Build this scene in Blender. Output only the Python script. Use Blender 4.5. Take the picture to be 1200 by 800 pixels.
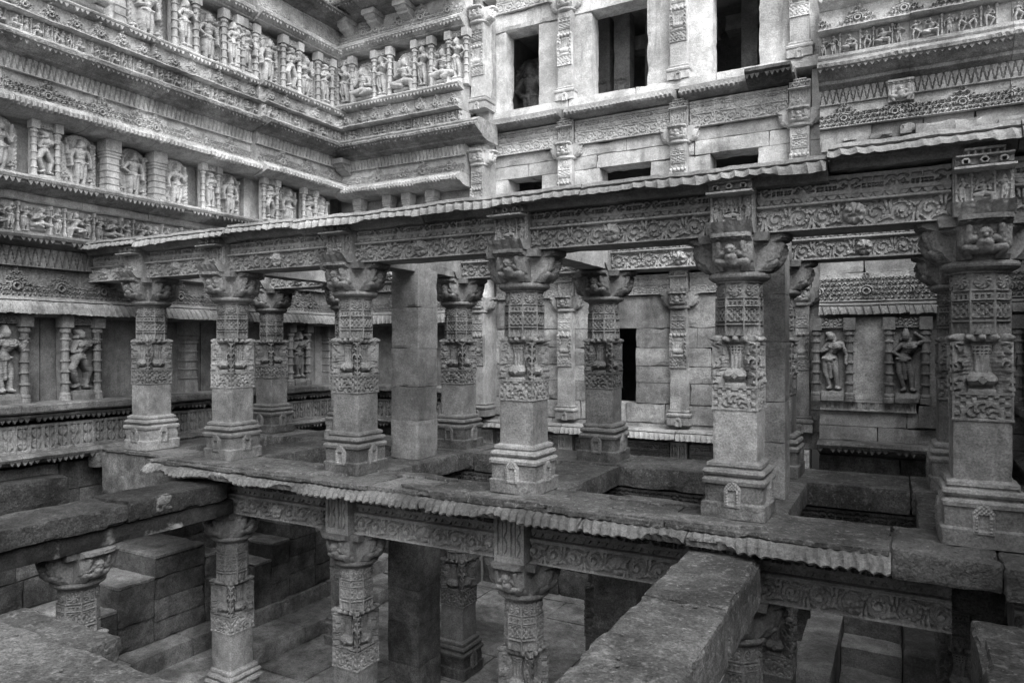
import bpy, math, random
import numpy as np
from mathutils import Vector, Matrix

# ------------------------------------------------------------------ camera, world, sun, exposure
S = bpy.context.scene
for o in list(bpy.data.objects): bpy.data.objects.remove(o)
COL = S.collection
rad = math.radians
cam_d = bpy.data.cameras.new('camera'); cam = bpy.data.objects.new('camera', cam_d); COL.objects.link(cam)
cam.location = (0, 0, 1.5)
cam.rotation_euler = (rad(90), 0, rad(28.8))
cam_d.sensor_width = 36; cam_d.lens = 826/1200*36
cam_d.shift_y = 4/1200
cam_d.clip_start = .05; cam_d.clip_end = 500
S.camera = cam
SUN_EL, SUN_AZ = 52, 130          # elevation; azimuth clockwise from +Y
W = bpy.data.worlds.new('World'); S.world = W; W.use_nodes = True
wn, wl = W.node_tree.nodes, W.node_tree.links
sky = wn.new('ShaderNodeTexSky'); sky.sky_type = 'NISHITA'; sky.sun_disc = False
sky.sun_elevation = rad(SUN_EL); sky.sun_rotation = rad(SUN_AZ)
sky.air_density = 1.0; sky.dust_density = 4.0
bw = wn.new('ShaderNodeRGBToBW')              # the photograph is monochrome
wl.new(sky.outputs[0], bw.inputs[0]); wl.new(bw.outputs[0], wn['Background'].inputs[0])
wn['Background'].inputs[1].default_value = .15
sd = bpy.data.lights.new('sun', 'SUN'); sd.energy = 1.3; sd.angle = rad(60); sd.color = (1, 1, 1)
sun = bpy.data.objects.new('sun', sd); COL.objects.link(sun)
_d = Vector((math.sin(rad(SUN_AZ))*math.cos(rad(SUN_EL)), math.cos(rad(SUN_AZ))*math.cos(rad(SUN_EL)), math.sin(rad(SUN_EL))))
sun.rotation_euler = _d.to_track_quat('Z', 'Y').to_euler(); sun.location = (5, -5, 20)
S.view_settings.view_transform = 'Standard'; S.view_settings.look = 'None'
S.view_settings.exposure = 1.15; S.view_settings.gamma = 1.0
S.render.engine = 'CYCLES'
S.cycles.max_bounces = 12; S.cycles.diffuse_bounces = 8

rng = random.Random(7)
R = lambda a, b: rng.uniform(a, b)
ORD = ['first', 'second', 'third', 'fourth', 'fifth', 'sixth', 'seventh', 'eighth', 'ninth', 'tenth', 'eleventh', 'twelfth', 'thirteenth', 'fourteenth']

# ------------------------------------------------------------------ noise
def _h(i, j, k, s):
    n = (i*374761393 + j*668265263 + k*2147483647*3 + s*1274126177).astype(np.int64) & 0xffffffff
    n = ((n ^ (n >> 13))*1274126177) & 0xffffffff
    n = n ^ (n >> 16)
    return (n & 0xffff)/32767.5 - 1
def vn(x, y, z, s=0):
    x, y, z = np.broadcast_arrays(np.asarray(x, float), np.asarray(y, float), np.asarray(z, float))
    i, j, k = np.floor(x).astype(np.int64), np.floor(y).astype(np.int64), np.floor(z).astype(np.int64)
    f = [a-b for a, b in ((x, i), (y, j), (z, k))]; f = [a*a*(3-2*a) for a in f]
    r = 0
    for a in (0, 1):
        for b in (0, 1):
            for c in (0, 1):
                r = r + _h(i+a, j+b, k+c, s)*(f[0] if a else 1-f[0])*(f[1] if b else 1-f[1])*(f[2] if c else 1-f[2])
    return r
def fbm(x, y, z, s=0, o=3):
    r, a, t = 0, 1, 0
    for q in range(o):
        r = r + a*vn(x*2**q, y*2**q, z*2**q, s+q*17); t += a; a *= .5
    return r/t
def ss(a, b, x):
    t = np.clip((x-a)/(b-a), 0, 1); return t*t*(3-2*t)

# ------------------------------------------------------------------ materials (all grey: the photograph is monochrome)
MATS = {}
def stone(name, base, var=.35, streak=.3, blotch=.35, spots=0.0, bump=.5, rough=.9, grain=30, patch=11):
    m = bpy.data.materials.new(name); m.use_nodes = True
    N, L = m.node_tree.nodes, m.node_tree.links
    b = N['Principled BSDF']; b.inputs['Roughness'].default_value = rough
    b.inputs['Specular IOR Level'].default_value = .25
    g = N.new('ShaderNodeNewGeometry'); oi = N.new('ShaderNodeObjectInfo')
    def noise(sc, det, ro=.6, scale3=None, dist=0):
        n = N.new('ShaderNodeTexNoise'); n.inputs['Scale'].default_value = sc; n.inputs['Detail'].default_value = det
        n.inputs['Roughness'].default_value = ro; n.inputs['Distortion'].default_value = dist
        if scale3:
            mp = N.new('ShaderNodeMapping'); mp.inputs['Scale'].default_value = scale3
            L.new(g.outputs['Position'], mp.inputs[0]); L.new(mp.outputs[0], n.inputs['Vector'])
        else: L.new(g.outputs['Position'], n.inputs['Vector'])
        return n.outputs['Fac']
    def ramp(src, a, b_, lo, hi):
        r = N.new('ShaderNodeMapRange'); r.interpolation_type = 'SMOOTHSTEP'
        r.inputs[1].default_value = a; r.inputs[2].default_value = b_; r.inputs[3].default_value = lo; r.inputs[4].default_value = hi
        L.new(src, r.inputs[0]); return r.outputs[0]
    def mul(a, b_):
        n = N.new('ShaderNodeMath'); n.operation = 'MULTIPLY'
        for q, v in ((0, a), (1, b_)):
            if isinstance(v, (int, float)): n.inputs[q].default_value = v
            else: L.new(v, n.inputs[q])
        return n.outputs[0]
    def add(a, b_):
        n = N.new('ShaderNodeMath'); n.operation = 'ADD'; L.new(a, n.inputs[0]); L.new(b_, n.inputs[1]); return n.outputs[0]
    c = mul(ramp(noise(1.3, 6), .35, .68, 1-blotch, 1+blotch*.35), base)
    c = mul(c, ramp(noise(9, 6, .7), .3, .7, 1-var*.6, 1+var*.4))
    c = mul(c, ramp(noise(55, 4, .75), .3, .7, 1-var*.85, 1+var*.6))
    c = mul(c, ramp(noise(26, 3, .6), .3, .42, 1-var*.7, 1))
    if streak:
        st_ = ramp(noise(1, 6, .7, (3.2, 3.2, .45), .6), .45, .66, 0, streak); mk = ramp(noise(.8, 3), .42, .62, 0, 1)
        iv = N.new('ShaderNodeMath'); iv.operation = 'SUBTRACT'; iv.inputs[0].default_value = 1; L.new(mul(st_, mk), iv.inputs[1]); c = mul(c, iv.outputs[0])
    c = mul(c, ramp(oi.outputs['Random'], 0, 1, .76, 1.16))
    if spots:
        sp = ramp(noise(patch, 7, .62, dist=.4), .54, .68, 0, spots)
        c = add(c, sp)
        if patch > 3: c = add(c, ramp(noise(38, 4, .6), .64, .72, 0, spots*1.6))
    L.new(c, b.inputs['Base Color'])
    n1 = noise(grain, 8, .75); n2 = noise(6, 5, .6)
    pit = ramp(noise(48, 4, .65), .3, .46, -.45, 0)
    hsum = add(add(mul(n1, 1.0), mul(n2, 1.2)), pit)
    bp = N.new('ShaderNodeBump'); bp.inputs['Strength'].default_value = bump; bp.inputs['Distance'].default_value = .045
    L.new(hsum, bp.inputs['Height']); L.new(bp.outputs[0], b.inputs['Normal'])
    MATS[name] = m; return m
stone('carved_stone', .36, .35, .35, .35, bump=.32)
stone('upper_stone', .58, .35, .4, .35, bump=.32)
stone('pale_stone', .68, .3, .5, .35, bump=.45)
stone('plain_stone', 0.44, .4, .45, .45, bump=.5)  # darker copy of the pale wall stone; lower storey's shade is in the tone
stone('lip_stone', .155, .45, .2, .5, spots=.03)
stone('frieze_stone', .38, .35, .45, .4, bump=.28)
stone('column_stone', .25, .42, .35, .42, bump=.36, grain=36)
stone('ledge_stone', 0.17, .5, .35, .6, spots=.04)
stone('slab_stone', .14, .55, 0, .55, spots=.1, bump=.7, grain=24, patch=17)
stone('block_stone', 0.18, .4, .3, .4, spots=.05, bump=.9, grain=22)
stone('stained_stone', 0.075, .6, .4, .6, spots=.03, bump=.9, patch=18)
stone('pit_stone', 0.15, .55, .45, .65, spots=.015, bump=.7)
stone('patch_render', .05, .5, .3, .6, spots=.3, patch=1.6)
stone('mortar', .17, .5, 0, .6)
stone('pier_stone', .29, .35, .3, .4, bump=.4)
stone('floor_stone', 0.27, .5, 0, .6, spots=.04, bump=.6, patch=5)
stone('cornice_stone', .36, .5, .4, .5)
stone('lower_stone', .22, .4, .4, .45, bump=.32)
stone('tread_stone', .4, .4, 0, .5, spots=.05, patch=5)
stone('room_stone', 0.35, .3, .2, .3)

# ------------------------------------------------------------------ mesh helpers
def np_mesh(name, V, Q, smooth=False, extra=None):
    """V (n,3) array, Q (m,4) quads, extra: list of n-gons"""
    me = bpy.data.meshes.new(name)
    extra = extra or []
    V = np.asarray(V, np.float32); Q = np.asarray(Q, np.int32).reshape(-1, 4)
    nl = Q.size + sum(len(e) for e in extra); npol = len(Q)+len(extra)
    me.vertices.add(len(V)); me.vertices.foreach_set('co', V.ravel())
    me.loops.add(nl); me.polygons.add(npol)
    li = list(Q.ravel()); st = list(range(0, Q.size, 4)); tot = [4]*len(Q); p = Q.size
    for e in extra: li += list(e); st.append(p); tot.append(len(e)); p += len(e)
    me.loops.foreach_set('vertex_index', np.array(li, np.int32))
    me.polygons.foreach_set('loop_start', np.array(st, np.int32))
    try: me.polygons.foreach_set('loop_total', np.array(tot, np.int32))
    except Exception: pass
    me.polygons.foreach_set('use_smooth', np.array([smooth]*npol, bool))
    me.update(calc_edges=True); me.validate()
    return me
class MB:
    def __init__(s): s.v = []; s.q = []; s.e = []
    def addv(s, vs):
        b = len(s.v); s.v += [tuple(map(float, p)) for p in vs]; return b
    def box(s, x0, x1, y0, y1, z0, z1):
        b = s.addv([(x, y, z) for z in (z0, z1) for y in (y0, y1) for x in (x0, x1)])
        for f in ((0, 2, 3, 1), (4, 5, 7, 6), (0, 1, 5, 4), (2, 6, 7, 3), (0, 4, 6, 2), (1, 3, 7, 5)): s.q.append([b+i for i in f])
        return s
    def cbox(s, x0, x1, y0, y1, z0, z1, c=.01):
        """box with chamfered edges all round"""
        if min(x1-x0, y1-y0, z1-z0) < 2.5*c: return s.box(x0, x1, y0, y1, z0, z1)
        prof = [(c, z0), (0, z0+c), (0, z1-c), (c, z1)]
        rings = []
        for ins, z in prof:
            k = c if ins else 0
            a = [(x0+ins+ (0 if ins else c), y0+ins), (x1-ins-(0 if ins else c), y0+ins), (x1-ins, y0+ins+(0 if ins else c)), (x1-ins, y1-ins-(0 if ins else c)),
                 (x1-ins-(0 if ins else c), y1-ins), (x0+ins+(0 if ins else c), y1-ins), (x0+ins, y1-ins-(0 if ins else c)), (x0+ins, y0+ins+(0 if ins else c))]
            rings.append(s.addv([(x, y, z) for x, y in a]))
        for r0, r1 in zip(rings, rings[1:]):
            for i in range(8): s.q.append([r0+i, r0+(i+1) % 8, r1+(i+1) % 8, r1+i])
        s.e.append([rings[0]+i for i in range(7, -1, -1)]); s.e.append([rings[-1]+i for i in range(8)])
        return s
    def lathe(s, prof, n=12, cx=0, cy=0, ph=0, sx=1, sy=1):
        rings = []
        for r, z in prof:
            rings.append(s.addv([(cx+sx*r*math.cos(ph+2*math.pi*i/n), cy+sy*r*math.sin(ph+2*math.pi*i/n), z) for i in range(n)]))
        for a, b in zip(rings, rings[1:]):
            for i in range(n): s.q.append([a+i, a+(i+1) % n, b+(i+1) % n, b+i])
        s.e.append([rings[0]+i for i in range(n-1, -1, -1)]); s.e.append([rings[-1]+i for i in range(n)])
        return s
    def ell(s, c, r, n=10, m=7):
        b = len(s.v); rings = []
        for j in range(m+1):
            t = math.pi*(j/m)*.98+.01*math.pi
            rings.append(s.addv([(c[0]+r[0]*math.sin(t)*math.cos(2*math.pi*i/n), c[1]+r[1]*math.sin(t)*math.sin(2*math.pi*i/n), c[2]-r[2]*math.cos(t)) for i in range(n)]))
        for a, b2 in zip(rings, rings[1:]):
            for i in range(n): s.q.append([a+i, a+(i+1) % n, b2+(i+1) % n, b2+i])
        return s
    def poly_x(s, pts, x0, x1):
        """prism: polygon of (y,z) counter-clockwise seen from +x, extruded in x"""
        n = len(pts); a = s.addv([(x0, y, z) for y, z in pts]); b = s.addv([(x1, y, z) for y, z in pts])
        for i in range(n): s.q.append([a+i, b+i, b+(i+1) % n, a+(i+1) % n][::-1])
        s.e.append([a+i for i in range(n-1, -1, -1)]); s.e.append([b+i for i in range(n)])
        return s
    def poly_y(s, pts, y0, y1):
        """prism: polygon of (x,z), extruded in y"""
        n = len(pts); a = s.addv([(x, y0, z) for x, z in pts]); b = s.addv([(x, y1, z) for x, z in pts])
        for i in range(n): s.q.append([a+i, a+(i+1) % n, b+(i+1) % n, b+i])
        s.e.append([a+i for i in range(n-1, -1, -1)]); s.e.append([b+i for i in range(n)])
        return s
    def mesh(s, name, wear=0, sc=8, seed=0, smooth=False):
        V = np.array(s.v)
        if wear:
            for a in range(3):
                V[:, a] += wear*fbm(V[:, 0]*sc+seed*3.1, V[:, 1]*sc+a*7.7, V[:, 2]*sc, seed+a*31)
        return np_mesh(name, V, s.q, smooth, s.e)

def rough_box(name, x0, x1, y0, y1, z0, z1, res=.05, rnd=.02, amp=.008, chip=.03, seed=0, sc=5):
    n = [max(1, min(90, int(round((b-a)/res)))) for a, b in ((x0, x1), (y0, y1), (z0, z1))]
    lo = np.array([x0, y0, z0]); hi = np.array([x1, y1, z1])
    idx = {}; V = []; Q = []
    def vid(i, j, k):
        key = (i, j, k)
        if key not in idx:
            idx[key] = len(V); V.append((i/n[0], j/n[1], k/n[2]))
        return idx[key]
    for k, fl in ((0, 1), (n[2], 0)):
        for i in range(n[0]):
            for j in range(n[1]):
                q = [vid(i, j, k), vid(i+1, j, k), vid(i+1, j+1, k), vid(i, j+1, k)]; Q.append(q[::-1] if fl else q)
    for j, fl in ((0, 0), (n[1], 1)):
        for i in range(n[0]):
            for k in range(n[2]):
                q = [vid(i, j, k), vid(i+1, j, k), vid(i+1, j, k+1), vid(i, j, k+1)]; Q.append(q[::-1] if fl else q)
    for i, fl in ((0, 1), (n[0], 0)):
        for j in range(n[1]):
            for k in range(n[2]):
                q = [vid(i, j, k), vid(i, j+1, k), vid(i, j+1, k+1), vid(i, j, k+1)]; Q.append(q[::-1] if fl else q)
    P = lo+np.array(V)*(hi-lo)
    rn = min(rnd, .45*float((hi-lo).min()))
    inner = np.clip(P, lo+rn, hi-rn); d = P-inner; L = np.linalg.norm(d, axis=1, keepdims=True)+1e-9
    P = inner+d/L*rn
    dirn = d/L
    edge = ((np.abs(P-lo) < rn*1.7) | (np.abs(P-hi) < rn*1.7)).sum(1) >= 2
    w = fbm(P[:, 0]*sc+seed*1.7, P[:, 1]*sc, P[:, 2]*sc, seed, 4)
    c = np.clip(fbm(P[:, 0]*sc*.8-seed, P[:, 1]*sc*.8, P[:, 2]*sc*.8, seed+50, 3)-.05, 0, 1)*chip*2*edge
    P = P+dirn*(amp*w-c)[:, None]
    return np_mesh(name, P, Q)

def grid_quads(nx, nz, off=0, flip=False):
    i, j = np.meshgrid(np.arange(nx-1), np.arange(nz-1), indexing='ij')
    a = (off+i*nz+j).ravel(); q = np.stack([a, a+nz, a+nz+1, a+1], 1)
    return q[:, ::-1] if flip else q

CACHE = {}
def hf(name, w, h, fn, res=.01, skirt=.12, amp=.05, wear=.004, seed=0, key=None, base=None):
    """relief panel: x in [-w/2, w/2], z in [0, h], front faces -y; fn(U,V) -> relief 0..1 (times amp)"""
    k = key or (name, round(w, 3), round(h, 3), seed)
    if k in CACHE: return CACHE[k]
    nx, nz = int(w/res)+2, int(h/res)+2
    u = np.linspace(0, w, nx); v = np.linspace(0, h, nz); U, V = np.meshgrid(u, v, indexing='ij')
    H = fn(U, V)*amp + wear*fbm(U*14+seed*5.3, V*14, U*0+seed, seed, 3)+wear*.7*vn(U*45, V*45, U*0, seed)
    if amp < .045: H = H*(1-.5*ss(.15, .55, fbm(U*2.6+seed*3.7, V*2.6, U*0+seed*2.2, seed+200, 3)))
    Y = -H if base is None else -(H+base(U, V))
    P = np.stack([U-w/2, Y, V], -1).reshape(-1, 3); Q = [grid_quads(nx, nz)]
    ids = np.arange(nx*nz).reshape(nx, nz)
    ring = np.concatenate([ids[:, 0], ids[-1, 1:], ids[::-1, -1][1:], ids[0, ::-1][1:-1]])
    B = P[ring].copy(); B[:, 1] = skirt; o = len(P); m = len(ring); a = np.arange(m); b = (a+1) % m
    Q.append(np.stack([ring[a], o+a, o+b, ring[b]], 1))
    me = np_mesh(name, np.concatenate([P, B]), np.concatenate(Q)); CACHE[k] = me
    return me
def hf_mask(name, w, h, fn, res=.009, back=.03, wear=.003, seed=0, zs=0):
    """free-standing relief body: only where fn > 0, closed by a rim to y=+back; fn returns metres"""
    nx, nz = int(w/res)+2, int(h/res)+2
    u = np.linspace(-w/2, w/2, nx); v = np.linspace(0, h, nz); U, V = np.meshgrid(u, v, indexing='ij')
    H = fn(U, V); M = H > .004
    H = H+wear*fbm(U*16+seed*5.3, V*16, U*0+seed, seed, 3)
    P = np.stack([U, -np.maximum(H, 0)-.001, V], -1).reshape(-1, 3)
    cell = M[:-1, :-1] | M[1:, :-1] | M[1:, 1:] | M[:-1, 1:]
    q = grid_quads(nx, nz)[cell.ravel()]
    E = np.concatenate([q[:, [0, 1]], q[:, [1, 2]], q[:, [2, 3]], q[:, [3, 0]]])
    key = E[:, 0].astype(np.int64)*1000000+E[:, 1]; rk = E[:, 1].astype(np.int64)*1000000+E[:, 0]
    be = E[~np.isin(key, rk)]
    us = np.unique(be); mp = {int(x): i for i, x in enumerate(us)}
    B = P[us].copy(); B[:, 1] = back; o = len(P)
    sq = np.array([[a, o+mp[int(a)], o+mp[int(b)], b] for a, b in be]).reshape(-1, 4)
    V_ = np.concatenate([P, B]); Q = np.concatenate([q, sq])
    used = np.unique(Q); re = np.full(len(V_), -1); re[used] = np.arange(len(used))
    return np_mesh(name, V_[used], re[Q], smooth=True)

def perim(name, ns, ap, z0, z1, fn, res=.008, amp=.03, wear=.003, seed=0):
    """carved drum with ns flat faces; fn(U,V,w,h,face)"""
    w = 2*ap*math.tan(math.pi/ns); h = z1-z0
    nx, nz = int(w/res)+2, int(h/res)+2
    u = np.linspace(-w/2, w/2, nx); v = np.linspace(0, h, nz); U, V = np.meshgrid(u, v, indexing='ij')
    Ps, Qs, o = [], [], 0
    for f in range(ns):
        a = 2*math.pi*f/ns - math.pi/2
        win = ss(w/2, w/2-.012, np.abs(U))
        H = fn(U, V, w, h, f)*amp + wear*fbm(U*14+f*3, V*14, U*0+seed, seed, 3)*win
        H = H-(.75*ss(.1, .5, fbm(U*3.5+f*4.1+seed*7, V*3.5, U*0+seed, seed+90, 3)))*np.maximum(H-.5*amp, 0)*win
        r = ap+H; T = U*r/ap; X = r*math.cos(a)-T*math.sin(a); Y = r*math.sin(a)+T*math.cos(a)
        Ps.append(np.stack([X, Y, V+z0], -1).reshape(-1, 3)); Qs.append(grid_quads(nx, nz, o)); o += nx*nz
    # caps
    c = len(np.concatenate(Ps)); rr = ap/math.cos(math.pi/ns)
    cap = []
    for z in (z0, z1):
        Ps.append(np.array([(rr*math.cos(2*math.pi*(f+.5)/ns-math.pi/2), rr*math.sin(2*math.pi*(f+.5)/ns-math.pi/2), z) for f in range(ns)]))
    ex = [[c+i for i in range(ns-1, -1, -1)], [c+ns+i for i in range(ns)]]
    return np_mesh(name, np.concatenate(Ps), np.concatenate(Qs), extra=ex)

def extrude(name, prof, L, dx=.03, rib=None, wear=.006, chip=0, seed=0, teeth=None, step=.035, wsc=7):
    """long moulded stone, x in [-L/2, L/2]; prof closed list of (out, z, flag): flag 1 = ribbed, 2 = ribbed + breakable edge.
    rib = (period, width, height, slant)"""
    pts = []
    n = len(prof)
    for i in range(n):
        a, b = prof[i], prof[(i+1) % n]
        m = max(1, int(math.hypot(b[0]-a[0], b[1]-a[1])/step))
        fl = min(a[2], b[2]) if a[2] and b[2] else 0
        for k in range(m):
            t = k/m
            fk = a[2] if k == 0 else fl
            pts.append((a[0]+(b[0]-a[0])*t, a[1]+(b[1]-a[1])*t, fk))
    out = np.array([p[0] for p in pts]); z = np.array([p[1] for p in pts]); fl = np.array([p[2] for p in pts])
    nx = max(2, int(L/dx)+1); x = np.linspace(-L/2, L/2, nx); X = np.repeat(x[:, None], len(pts), 1)
    O = np.repeat(out[None], nx, 0).copy(); Z = np.repeat(z[None], nx, 0).copy()
    X0 = X+seed*13.7
    O += wear*fbm(X0*wsc, O*wsc, Z*wsc, seed, 3); Z += wear*fbm(X0*wsc, O*wsc, Z*wsc, seed+9, 3)
    Z += .006*vn(X0*1.6, X*0, X*0, seed+3)
    if rib:
        per, wd, ht, sl = rib
        ph = np.abs(((X+sl*(Z-z.min()))/per) % 1 - .5)*per
        ht = ht*np.clip(.85+.7*vn(X0*4, X*0, X*0, seed+5), .35, 1.2)
        rf_ = (1-2*ph/per)**1.7 if wd > per else 1-ss(wd*.35, wd*.65, ph)
        O += (fl > 0)*ht*rf_; Z += (fl == 1)*ht*.35*rf_-(fl == 2)*ht*.3*rf_
    if chip:
        c = np.clip(fbm(X0*1.9, X*0, X*0, seed+70, 3)-.02, 0, 1)*chip*2.2+np.clip(fbm(X0*9, X*0, X*0, seed+71, 2), 0, 1)*chip*.35
        zt = z[fl > 0].max() if (fl > 0).any() else z.max()
        low = (fl == 2)
        Z = np.where(low, np.minimum(Z+c, zt-.015), Z); O = np.where(low, O-c*.5, O)
    P = np.stack([X, -O, Z], -1).reshape(-1, 3); m = len(pts)
    i, j = np.meshgrid(np.arange(nx-1), np.arange(m), indexing='ij')
    a = (i*m+j).ravel(); b = (i*m+(j+1) % m).ravel()
    Q = np.stack([a, b, b+m, a+m], 1)
    ex = [list(range(m))[::-1], list(range((nx-1)*m, nx*m))]
    P = list(map(tuple, P)); Q = Q.tolist()
    if teeth:
        per, th, tz, to, thick = teeth     # pendant triangles: period, height, top z, out, thickness
        nt = int(L/per); per = L/nt; r2 = random.Random(seed)
        for k in range(nt):
            if r2.random() < .08: continue
            xc = -L/2+(k+.5)*per; hh = th*r2.uniform(.7, 1.1); o = len(P)
            for y in (-to, -to+thick): P += [(xc-per*.5, y, tz), (xc+per*.5, y, tz), (xc+per*.03, y, tz-hh), (xc-per*.03, y, tz-hh)]
            ex += [[o, o+3, o+2, o+1], [o+4, o+5, o+6, o+7], [o, o+4, o+7, o+3], [o+3, o+7, o+6, o+2], [o+2, o+6, o+5, o+1]]
    return np_mesh(name, P, Q, extra=ex)

# ------------------------------------------------------------------ object helpers
def ob(name, me, mat, parent=None, loc=(0, 0, 0), rz=0, sc=(1, 1, 1)):
    o = bpy.data.objects.new(name, me); COL.objects.link(o)
    if mat and not me.materials: me.materials.append(MATS[mat])
    elif mat and me.materials[0] != MATS[mat]:
        o.material_slots[0].link = 'OBJECT'; o.material_slots[0].material = MATS[mat]
    o.location = loc; o.rotation_euler = (0, 0, rz); o.scale = sc
    if parent: o.parent = parent
    return o
def thing(name, label, cat, loc=(0, 0, 0), rz=0, group=None, kind=None):
    o = bpy.data.objects.new(name, None); COL.objects.link(o); o.location = loc; o.rotation_euler = (0, 0, rz); o.empty_display_size = .2
    tag(o, label, cat, group, kind); return o
def tag(o, label=None, cat=None, group=None, kind=None):
    if label: o['label'] = label
    if cat: o['category'] = cat
    if group: o['group'] = group
    kind = kind or ('thing' if cat else None)
    if kind: o['kind'] = kind
    return o

# ------------------------------------------------------------------ carving patterns (0..1)
def p_scroll(U, V, h, seed=0):
    p = h*.92; k = np.floor(U/p); du = U-(k+.5)*p; sg = 1-2*(k % 2); dv = (V-h*.5)*sg
    r = np.hypot(du, dv)/(p*.47); th = np.arctan2(dv, du)
    sp = np.cos(th*1-2*np.pi*r*1.6+.8)
    a = .12+.88*ss(-.25, .35, sp)
    bud = (r < .2); a = np.where(bud, 1, a)
    frond = .1+.9*ss(-.2, .4, np.cos(6*th+9*r))
    H = np.where(r < .93, a, frond)
    leaf = ss(.15, .5, np.cos(11*th+3*r))*(r > .45)*(r < .9); H = np.maximum(H-.35*leaf*(sp > 0), 0)
    bd = np.minimum(V, h-V); H = np.where(bd < h*.07, 1.05, H)
    return H
def p_rosette(U, V, h, per=.34):
    u = np.abs((U % per)-per/2); H = np.ones_like(U)
    for cx, s in ((.045, 1),):
        r = np.hypot(u-cx, V-.6*h)
        th = np.arctan2(V-.6*h, u-cx)
        H = np.where((np.abs(r-.036-.004*th) < .011) & (np.abs(th) > .5), 0, H); H = np.where(r < .013, 0, H)
    d = u > .095
    cell = ((u-.095) % .034) < .024
    H = np.where(d & cell & (np.abs(V-.45*h) < .035*h), 0, H); H = np.where(d & cell & (np.abs(V-.58*h) < .035*h), 0, H)
    H = np.where(d & (u < per/2-.008) & (np.abs(V-.77*h) < .06*h), 0, H)
    low = V < .27*h
    fes = ((U % .085)-.0425)/.0425
    Hl = np.where(V > .27*h-.2*h*(1-fes**2), .75, .15)
    pend = (u < .04*np.clip((V-.02*h)/(.25*h), 0, 1))
    H = np.where(low, np.where(pend, .95, Hl), H)
    return np.where(V > .93*h, 1.1, H)
def p_tri(U, V, h, per=.085):
    t = np.abs((U/per) % 1-.5)*2; e = t-(1-V/h)*.98
    H = np.where(e < 0, 1, .62); H = np.where(np.abs(e) < .13, .05, H)
    return np.where((V < .06*h), 1, H)
def p_lace(U, V, h, per=.62, base=.28, cell=.075, seed=0):
    k = np.floor(U/per); u = np.abs(U-(k+.5)*per); v = V/h
    top = 1-.12*(_h(k.astype(np.int64), k.astype(np.int64)*0, k.astype(np.int64)*0, seed)+1)
    stepv = np.floor(v*6)/6
    inside = (u < per*.5*(1.02-stepv/top)) | (v < base)
    row = np.floor(V/cell); x = U+(row % 2)*cell/2
    cx = (x % cell)-cell/2; cz = (V % cell)-cell*.42
    r = np.hypot(cx, cz*1.05)/cell
    a = np.where(r < .2, -.1, np.where(r < .36, 1, np.where(r < .43, .1, .75)))
    a = np.where((np.abs(cx) > cell*.43) & (cz < -cell*.1), .25, a)
    # large arch in every pyramid
    R2 = np.hypot(u, (V-h*.36))/h
    a = np.where(R2 < .07, .0, np.where(R2 < .13, 1.15, np.where(R2 < .155, .1, np.where((R2 < .2) & (V > h*.3), 1.1, a))))
    H = np.where(inside, .25+.75*a, 0)
    return np.where(v < .05, 1.1, H)
def p_lozenge(U, V, h, per=.17):
    u = np.abs(U % per-per/2)/(per/2); v = V/h
    H = np.ones_like(U)
    inn = (u < .74) & (v > .1) & (v < .9)
    dz = np.abs(v-.5)/.4
    loz = u < .64*np.clip(1.25*np.minimum(np.abs(v-.5)*0+1, 1)-np.abs(dz-.5)*2.1, 0.06, 1)
    H = np.where(inn, np.where(loz, .9, .05), H)
    H = np.where(inn & (np.abs(u) < .05), .3, H)
    return H
def p_blocks(U, V, h, per=.26):
    """alternating small panels with dotted rosettes"""
    k = np.floor(U/per); u = (U % per)-per/2; v = V-h/2
    fr = (np.abs(u) < per*.42) & (np.abs(v) < h*.4)
    r = np.hypot(u, v)/h
    H = np.where(fr, .4, 1); th = np.arctan2(v, u)
    return np.where(fr & (r < .36), .4+.6*ss(-.2, .4, np.cos(8*th)*np.cos(r*28)), H)

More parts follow.
